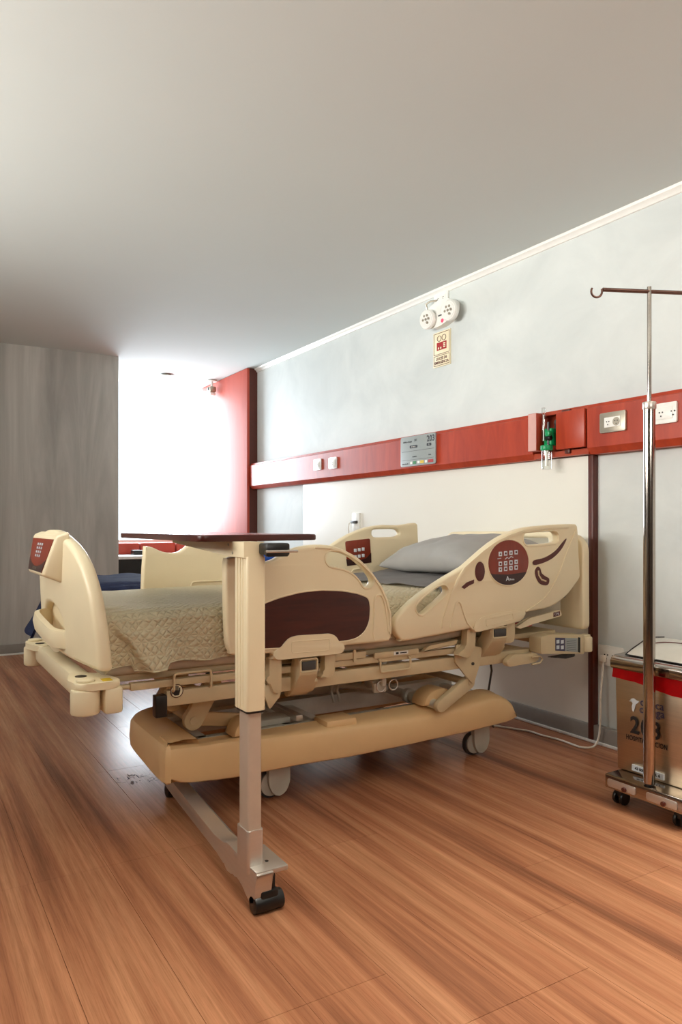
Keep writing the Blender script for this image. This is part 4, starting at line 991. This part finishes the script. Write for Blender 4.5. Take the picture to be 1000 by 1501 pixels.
def sheet():
    mb = MB(); nx, prof = 46, [(3.255, .70), (3.25, .75), (3.22, .776)]+[(3.22-.8*i/30, .779) for i in range(1, 30)]+[(2.42, .772), (2.392, .748), (2.384, .70), (2.384, .64)]
    V = []
    for i in range(nx+1):
        for j, (y, z) in enumerate(prof):
            x = 1.845+.10*(3.2-y)/.8*.9+(2.655-1.86)*i/nx*.96+.012*math.sin(y*16)*(1-i/nx)
            x = min(x, 2.66)
            n = noise.noise(Vector((x*7, y*7, 3)))*.006+noise.noise(Vector((x*16, y*5, 7)))*.004+.005*math.sin(x*22+y*30)*(1 if z > .76 else 0)
            zz = z+n*.8+max(0, x-1.9)*.09+(.004 if i == 0 else .003)
            V.append((x, y, zz))
    N = len(prof)
    mb.add(V, [(i*N+j, (i+1)*N+j, (i+1)*N+j+1, i*N+j+1) for i in range(nx) for j in range(N-1)])
    bmesh.ops.solidify(mb.bm, geom=mb.bm.faces[:], thickness=.003)
    return mb
obj('bed_sheet', sheet(), 'sheet', label='smooth grey sheet on the bed between the quilt and the pillow', cat='sheet', ang=80)
def pillow():
    mb = MB(); n = 40; a, b, h = .25, .36, .105; V = []
    for sgn in (1, -1):
        for i in range(n+1):
            for j in range(n+1):
                u, v = i/n*2-1, j/n*2-1
                k = (max(0, 1-abs(u)**2.6)*max(0, 1-abs(v)**3.0))**.5
                pinch = 1-.07*(1-abs(u)**2)*abs(v)**3; pinch2 = 1-.09*(1-abs(v)**2)*abs(u)**3
                wr = noise.noise(Vector((u*2.5, v*4, sgn)))*.010*k+noise.noise(Vector((u*7, v*3, sgn+5)))*.008*(1-k*.5)*k
                V.append((u*a*pinch2, v*b*pinch, sgn*(h*k*(1 if sgn > 0 else .55))+wr))
    N = n+1; Fc = []
    for s_ in (0, 1):
        o = s_*N*N
        Fc += [(o+i*N+j, o+(i+1)*N+j, o+(i+1)*N+j+1, o+i*N+j+1) for i in range(n) for j in range(n)]
    mb.add(V, Fc); bmesh.ops.remove_doubles(mb.bm, verts=mb.bm.verts, dist=.0012)
    mb.xf(Matrix.Translation((2.375, 2.80, .885)) @ Matrix.Rotation(R(-9), 4, 'Y') @ Matrix.Rotation(R(-2), 4, 'X'))
    return mb
obj('pillow', pillow(), 'pillow', label='plump grey pillow lying at the head of the hospital bed', cat='pillow', ang=80)

# ------------------------------------------------------------------ overbed table
tb = thing('overbed_table', (.86, 1.86, 0), 'overbed table with dark red top and cream column at the near side of the bed', 'table')
tp = obj('table_top', MB().prism(rounded([(.70, 1.885), (1.105, 1.955), (1.10, 2.74), (.705, 2.74)], .03), fXY(0), .997, 1.015, .004), 'mahog', tb)
obj('top_surface', MB().prism(rounded([(.715, 1.905), (1.09, 1.972), (1.085, 2.725), (.72, 2.725)], .02), fXY(0), 1.0145, 1.0155), 'tabletop', tp)
obj('support_arm', MB().prism([(1.825, .953), (1.93, .955), (2.42, .984), (2.42, .997), (1.825, .997)], Matrix(((0, 0, 1, 0), (1, 0, 0, 0), (0, 1, 0, 0), (0, 0, 0, 1))), .80, .86, .002), 'cream', tb)
sc = MB()
for yy, zz in ((1.90, .966), (1.93, .988)): sc.cyl((.7985, yy, zz), (.801, yy, zz), .004, 8)
obj('screw', sc, 'pewter', tb)
cn = [(.807, 1.82), (.863, 1.82), (.863, 1.905), (.807, 1.905)]
oc = obj('outer_column', MB().prism(rounded(cn, .008), fXY(0), .540, .957, .001), 'cream', tb)
gb = MB()
for yy in (1.845, 1.862, 1.88): gb.box(.8055, .8075, yy, yy+.005, .542, .955)
obj('column_rib', gb, 'cream', oc)
obj('column_collar', MB().prism(rounded([(.809, 1.822), (.861, 1.822), (.861, 1.90), (.809, 1.90)], .008), fXY(0), .534, .541), 'black', tb)
obj('inner_column', MB().prism(rounded([(.814, 1.828), (.856, 1.828), (.856, 1.892), (.814, 1.892)], .010), fXY(0), .215, .536), 'taupe', tb)
obj('column_socket', MB().prism(rounded([(.811, 1.824), (.859, 1.824), (.859, 1.90), (.811, 1.90)], .010), fXY(0), .10, .216, .002), 'silver', tb)
hd = obj('height_handle', MB().box(.845, .915, 1.775, 1.83, .962, .994, .006), 'black', tb)
obj('lever', MB().prism(rounded([(.842, .958), (.842, .977), (.91, .977), (.91, .958)], .006), fXZ(1.785), 0, .014, .004), 'black', hd)
obj('lever_rod', MB().cyl((.842, 1.772, .972), (.935, 1.772, .972), .004, 10), 'silver', hd)
# foot: beam running under the bed, swan-neck down to the near caster
FYZp = Matrix(((0, 0, 1, 0), (1, 0, 0, 0), (0, 1, 0, 0), (0, 0, 0, 1)))
beam = [(1.79, .10), (1.79, .118), (1.95, .125), (2.02, .118), (2.12, .100), (2.86, .098), (2.86, .055), (2.10, .055), (2.03, .048), (1.98, .042), (1.93, .058), (1.88, .050), (1.84, .03), (1.80, .03)]
fbm = MB().prism(smooth(beam, 3), FYZp, .818, .868, .004)
for v in fbm.bm.verts:
    if v.co.y > 1.93: v.co.x += (v.co.y-1.93)*.075
obj('foot_beam', fbm, 'silver', tb, ang=40)
obj('foot_plate', MB().box(.818, .914, 1.785, 1.94, .107, .121, .003), 'silver', tb)
obj('plate_hole', MB().cyl((.872, 1.835, .1205), (.872, 1.835, .1215), .006, 12), 'black', tb)
for yy, dx_ in ((1.81, 0), (2.76, .07)):
    cst = obj('caster', MB().box(.842+dx_, .882+dx_, yy-.012, yy+.02, .045, .107, .004), 'black', tb)
    obj('roller', MB().cyl((.818+dx_, yy, .026), (.905+dx_, yy, .026), .026, 24, .005), 'black', cst)
    obj('fork', MB().box(.835+dx_, .888+dx_, yy-.020, yy+.016, .030, .062, .006), 'black', cst)

# ------------------------------------------------------------------ bin on trolley, pole
tr = thing('bin_trolley', (2.48, 1.70, 0), 'low chromed trolley on black castors carrying the steel bin', 'trolley')
obj('deck', MB().box(2.276, 2.67, 1.52, 1.850, .062, .1155, .006), 'chrome', tr)
for yy in (1.775, 1.61): obj('deck_slot', MB().prism(rounded([(-yy-.06, .072), (-yy+.06, .072), (-yy+.06, .100), (-yy-.06, .100)], .006), fYZ(2.276), 0, .003, .0015), 'silver', tr)
for yy in (1.76, 1.60): obj('bolt', MB().cyl((2.2745, yy, .080), (2.264, yy, .080), .009, 8, .002), 'brown', tr)
for xx in (2.33, 2.62):
    for yy in (1.815, 1.565):
        c = obj('caster', MB().cyl((xx, yy, .045), (xx, yy, .063), .02, 14).box(xx-.022, xx+.022, yy-.018, yy+.018, .03, .056, .004), 'black', tr)
        obj('wheel', MB().cyl((xx-.005, yy-.022, .026), (xx-.005, yy-.008, .026), .026, 20, .004), 'black', c)
        obj('wheel', MB().cyl((xx-.005, yy+.008, .026), (xx-.005, yy+.022, .026), .026, 20, .004), 'black', c)
bn = thing('pedal_bin', (2.50, 1.70, .116), 'brushed steel bin numbered 203 with red liner standing on the trolley', 'bin')
X0, X1, Y0, Y1 = 2.362, 2.64, 1.560, 1.862
tv = .006
def taper(mb):
    for v in mb.bm.verts:
        q = (v.co.z-.116)/.40
        if v.co.x < 2.45: v.co.x -= tv*q
        if v.co.y > 1.8: v.co.y += tv*q
        if v.co.y < 1.6: v.co.y -= tv*q
    return mb
obj('bin_body', taper(MB().box(X0, X1, Y0, Y1, .116, .505, .006)), 'steel', bn)
lid = MB().prism(rounded([(X0-.018, .498), (X0-.018, .534), (X0+.006, .546), (X1-.01, .562), (X1+.004, .545), (X1+.004, .498)], .006), FY, Y0-.018, Y1+.018, .004)
obj('lid_rim', lid, 'chrome', bn)
obj('lid_flap', MB().prism([(X0+.022, .549), (X0+.06, .566), (X0+.13, .592), (X0+.20, .600), (X1-.02, .596), (X1-.02, .556)], FY, Y0+.02, Y1-.02, .003), 'flap', bn)
obj('flap_seam', MB().tube([(X0+.022, Y0+.02, .5505), (X0+.022, Y1-.02, .5505), (X0+.06, Y1-.02, .568), (X0+.13, Y1-.02, .594), (X0+.20, Y1-.02, .602), (X1-.02, Y1-.02, .598)], .0022, 6), 'ink', bn)
obj('flap_handle', MB().tube([(2.55, 1.80+.045*math.cos(a*PI/12), .585) if False else (2.47+.05*math.sin(a*PI/12), 1.70-.09*math.cos(a*PI/12), .590+.010*math.sin(a*PI/12)) for a in range(13)], .002, 6), 'maroon', bn)
fl2 = fYZ(X0-.006)
obj('lettering', MB().text('203', fl2 @ Matrix.Translation((-1.734, .295, 0)) @ Matrix.Diagonal((.90, 1, 1, 1)), .088, .0004, bold=.002, spacing=1.15).text('HOSPITALIZACION', fl2 @ Matrix.Translation((-1.731, .247, 0)) @ Matrix.Diagonal((.76, 1, 1, 1)), .0255, -.001, spacing=1.05, bold=.0003), 'ink', bn)
obj('clinic_name', MB().text('clínica', fl2 @ Matrix.Translation((-1.707, .390, 0)), .040, .0008, bold=.0005).text('ortega', fl2 @ Matrix.Translation((-1.707, .363, 0)), .040, .0008, bold=.0005), 'navyink', bn)
em = MB().prism(smooth([(-1.797, .424), (-1.788, .412), (-1.792, .398), (-1.785, .38), (-1.778, .398), (-1.774, .412), (-1.765, .418), (-1.760, .426), (-1.770, .426), (-1.785, .432)][::-1], 2), fl2 @ Matrix.Translation((0, -.034, 0)), .0002, .0012)
em.prism([(-1.806, .418), (-1.790, .424), (-1.790, .418)], fl2 @ Matrix.Translation((0, -.034, 0)), .0002, .0012)
obj('emblem', em, 'paleink', bn, label='white bird emblem')
tg = obj('asset_label', MB().prism([(-1.791, .128), (-1.659, .128), (-1.659, .150), (-1.791, .150)], fl2, -.0062, .0012), 'paleink', bn)
obj('label_print', MB().text('43 0003   70 TL 6', fl2 @ Matrix.Translation((-1.725, .139, 0)), .0145, .0016, bold=.0005), 'ink', bn)
# red liner
lb = MB(); V = []; per = []
xa, ya, yb = X0-.012, Y0-.011, Y1+.011
for k in range(41): per.append((xa, yb-(yb-ya)*k/40))
for k in range(1, 26): per.append((xa+(X1-xa)*k/25, ya))
per = [(X1, yb)]+[(xa+(X1-xa)*(12-k)/13, yb) for k in range(12)]+per
for i_, (px_, py_) in enumerate(per):
    hz = .466-(Y1-py_)*.10+.003*math.sin(i_*.22+1.8)
    for k in range(5):
        q = k/4; rip = .002*math.sin(i_*.8+q*4)*(q)
        V.append((px_-(rip if px_ < xa+.01 else 0), py_+(rip if py_ > yb-.01 else 0)-(rip if py_ < ya+.01 else 0), .508-(.508-hz)*q))
lb.add(V, [(i_*5+k, (i_+1)*5+k, (i_+1)*5+k+1, i_*5+k+1) for i_ in range(len(per)-1) for k in range(4)])
bmesh.ops.solidify(lb.bm, geom=lb.bm.faces[:], thickness=.0015)
obj('bin_liner', lb, 'red_bag', label='red plastic liner folded over the rim of the steel bin', cat='liner', ang=60)

PX, PY = 2.302, 1.678
po = thing('infusion_pole', (PX, PY, .117), 'tall steel infusion pole with hooked crossbar rising before the steel bin', 'infusion pole')
obj('lower_tube', MB().cyl((PX, PY, .124), (PX, PY, 1.470), .0205, 32), 'chrome', po)
obj('pole_foot', MB().cyl((PX, PY, .116), (PX, PY, .126), .017, 20, .002), 'black', po)
obj('collar', MB().cyl((PX, PY, 1.455), (PX, PY, 1.482), .0235, 32, .003), 'silver', po)
obj('upper_rod', MB().cyl((PX, PY, 1.48), (PX, PY, 1.893), .0075, 20), 'chrome', po)
dv = Vector((.912, -.41, 0)); C0 = Vector((PX, PY, 1.876))
obj('crossbar', MB().cyl(C0-dv*.175, C0+dv*.19, .0072, 16), 'reflsteel', po)
for s_ in (1, -1):
    e = C0-dv*.178*s_ if s_ == 1 else C0+dv*.19
    dd = dv*s_
    pts = [e+Vector((0, 0, .002)), e+Vector((0, 0, -.008))]+[e-dd*.020+dd*.020*math.cos(a*PI/10)+Vector((0, 0, -.008-.020*math.sin(a*PI/10))) for a in range(1, 13)]
    obj('hook', MB().tube(pts, .0038, 10), 'reflsteel', po)

# power cord from low outlet to the bed
pts = [(2.875, 2.345, .405), (2.865, 2.34, .36), (2.845, 2.335, .25), (2.835, 2.33, .12), (2.83, 2.335, .045), (2.80, 2.34, .006), (2.745, 2.36, .006), (2.745, 2.42, .006), (2.75, 2.50, .006), (2.735, 2.60, .006), (2.735, 2.68, .006), (2.70, 2.76, .006), (2.665, 2.83, .006), (2.60, 2.95, .006), (2.5, 3.0, .006)]
P3 = []
for i_ in range(len(pts)-1):
    p0, p1, p2, p3 = [Vector(pts[min(max(i_+j-1, 0), len(pts)-1)]) for j in range(4)]
    for k in range(4):
        q = k/4; P3.append(0.5*((2*p1)+(-p0+p2)*q+(2*p0-5*p1+4*p2-p3)*q*q+(-p0+3*p1-3*p2+p3)*q**3))
cdt = obj('power_cord', MB().tube(P3, .0048, 10), 'cord', label='white power cord looping on the floor from the low outlet to the bed', cat='cord')
obj('plug', MB().box(2.862, 2.886, 2.333, 2.357, .395, .428, .006), 'cord', cdt)

for o in bpy.data.objects:
    base = o.name.split('.')[0]
    if o.parent and base in ('socket_holes', 'led_lens', 'button_icons', 'keypad_keys', 'icons', 'text_lines', 'pictogram_marks', 'column_rib', 'lettering', 'clinic_name', 'label_print', 'paper_labels', 'ruled_lines', 'panel_print', 'border', 'lamp_pictogram', 'decal_rim', 'maker_mark', 'screw', 'emblem', 'caution_print', 'hand_symbol'):
        o['kind'] = 'stuff'
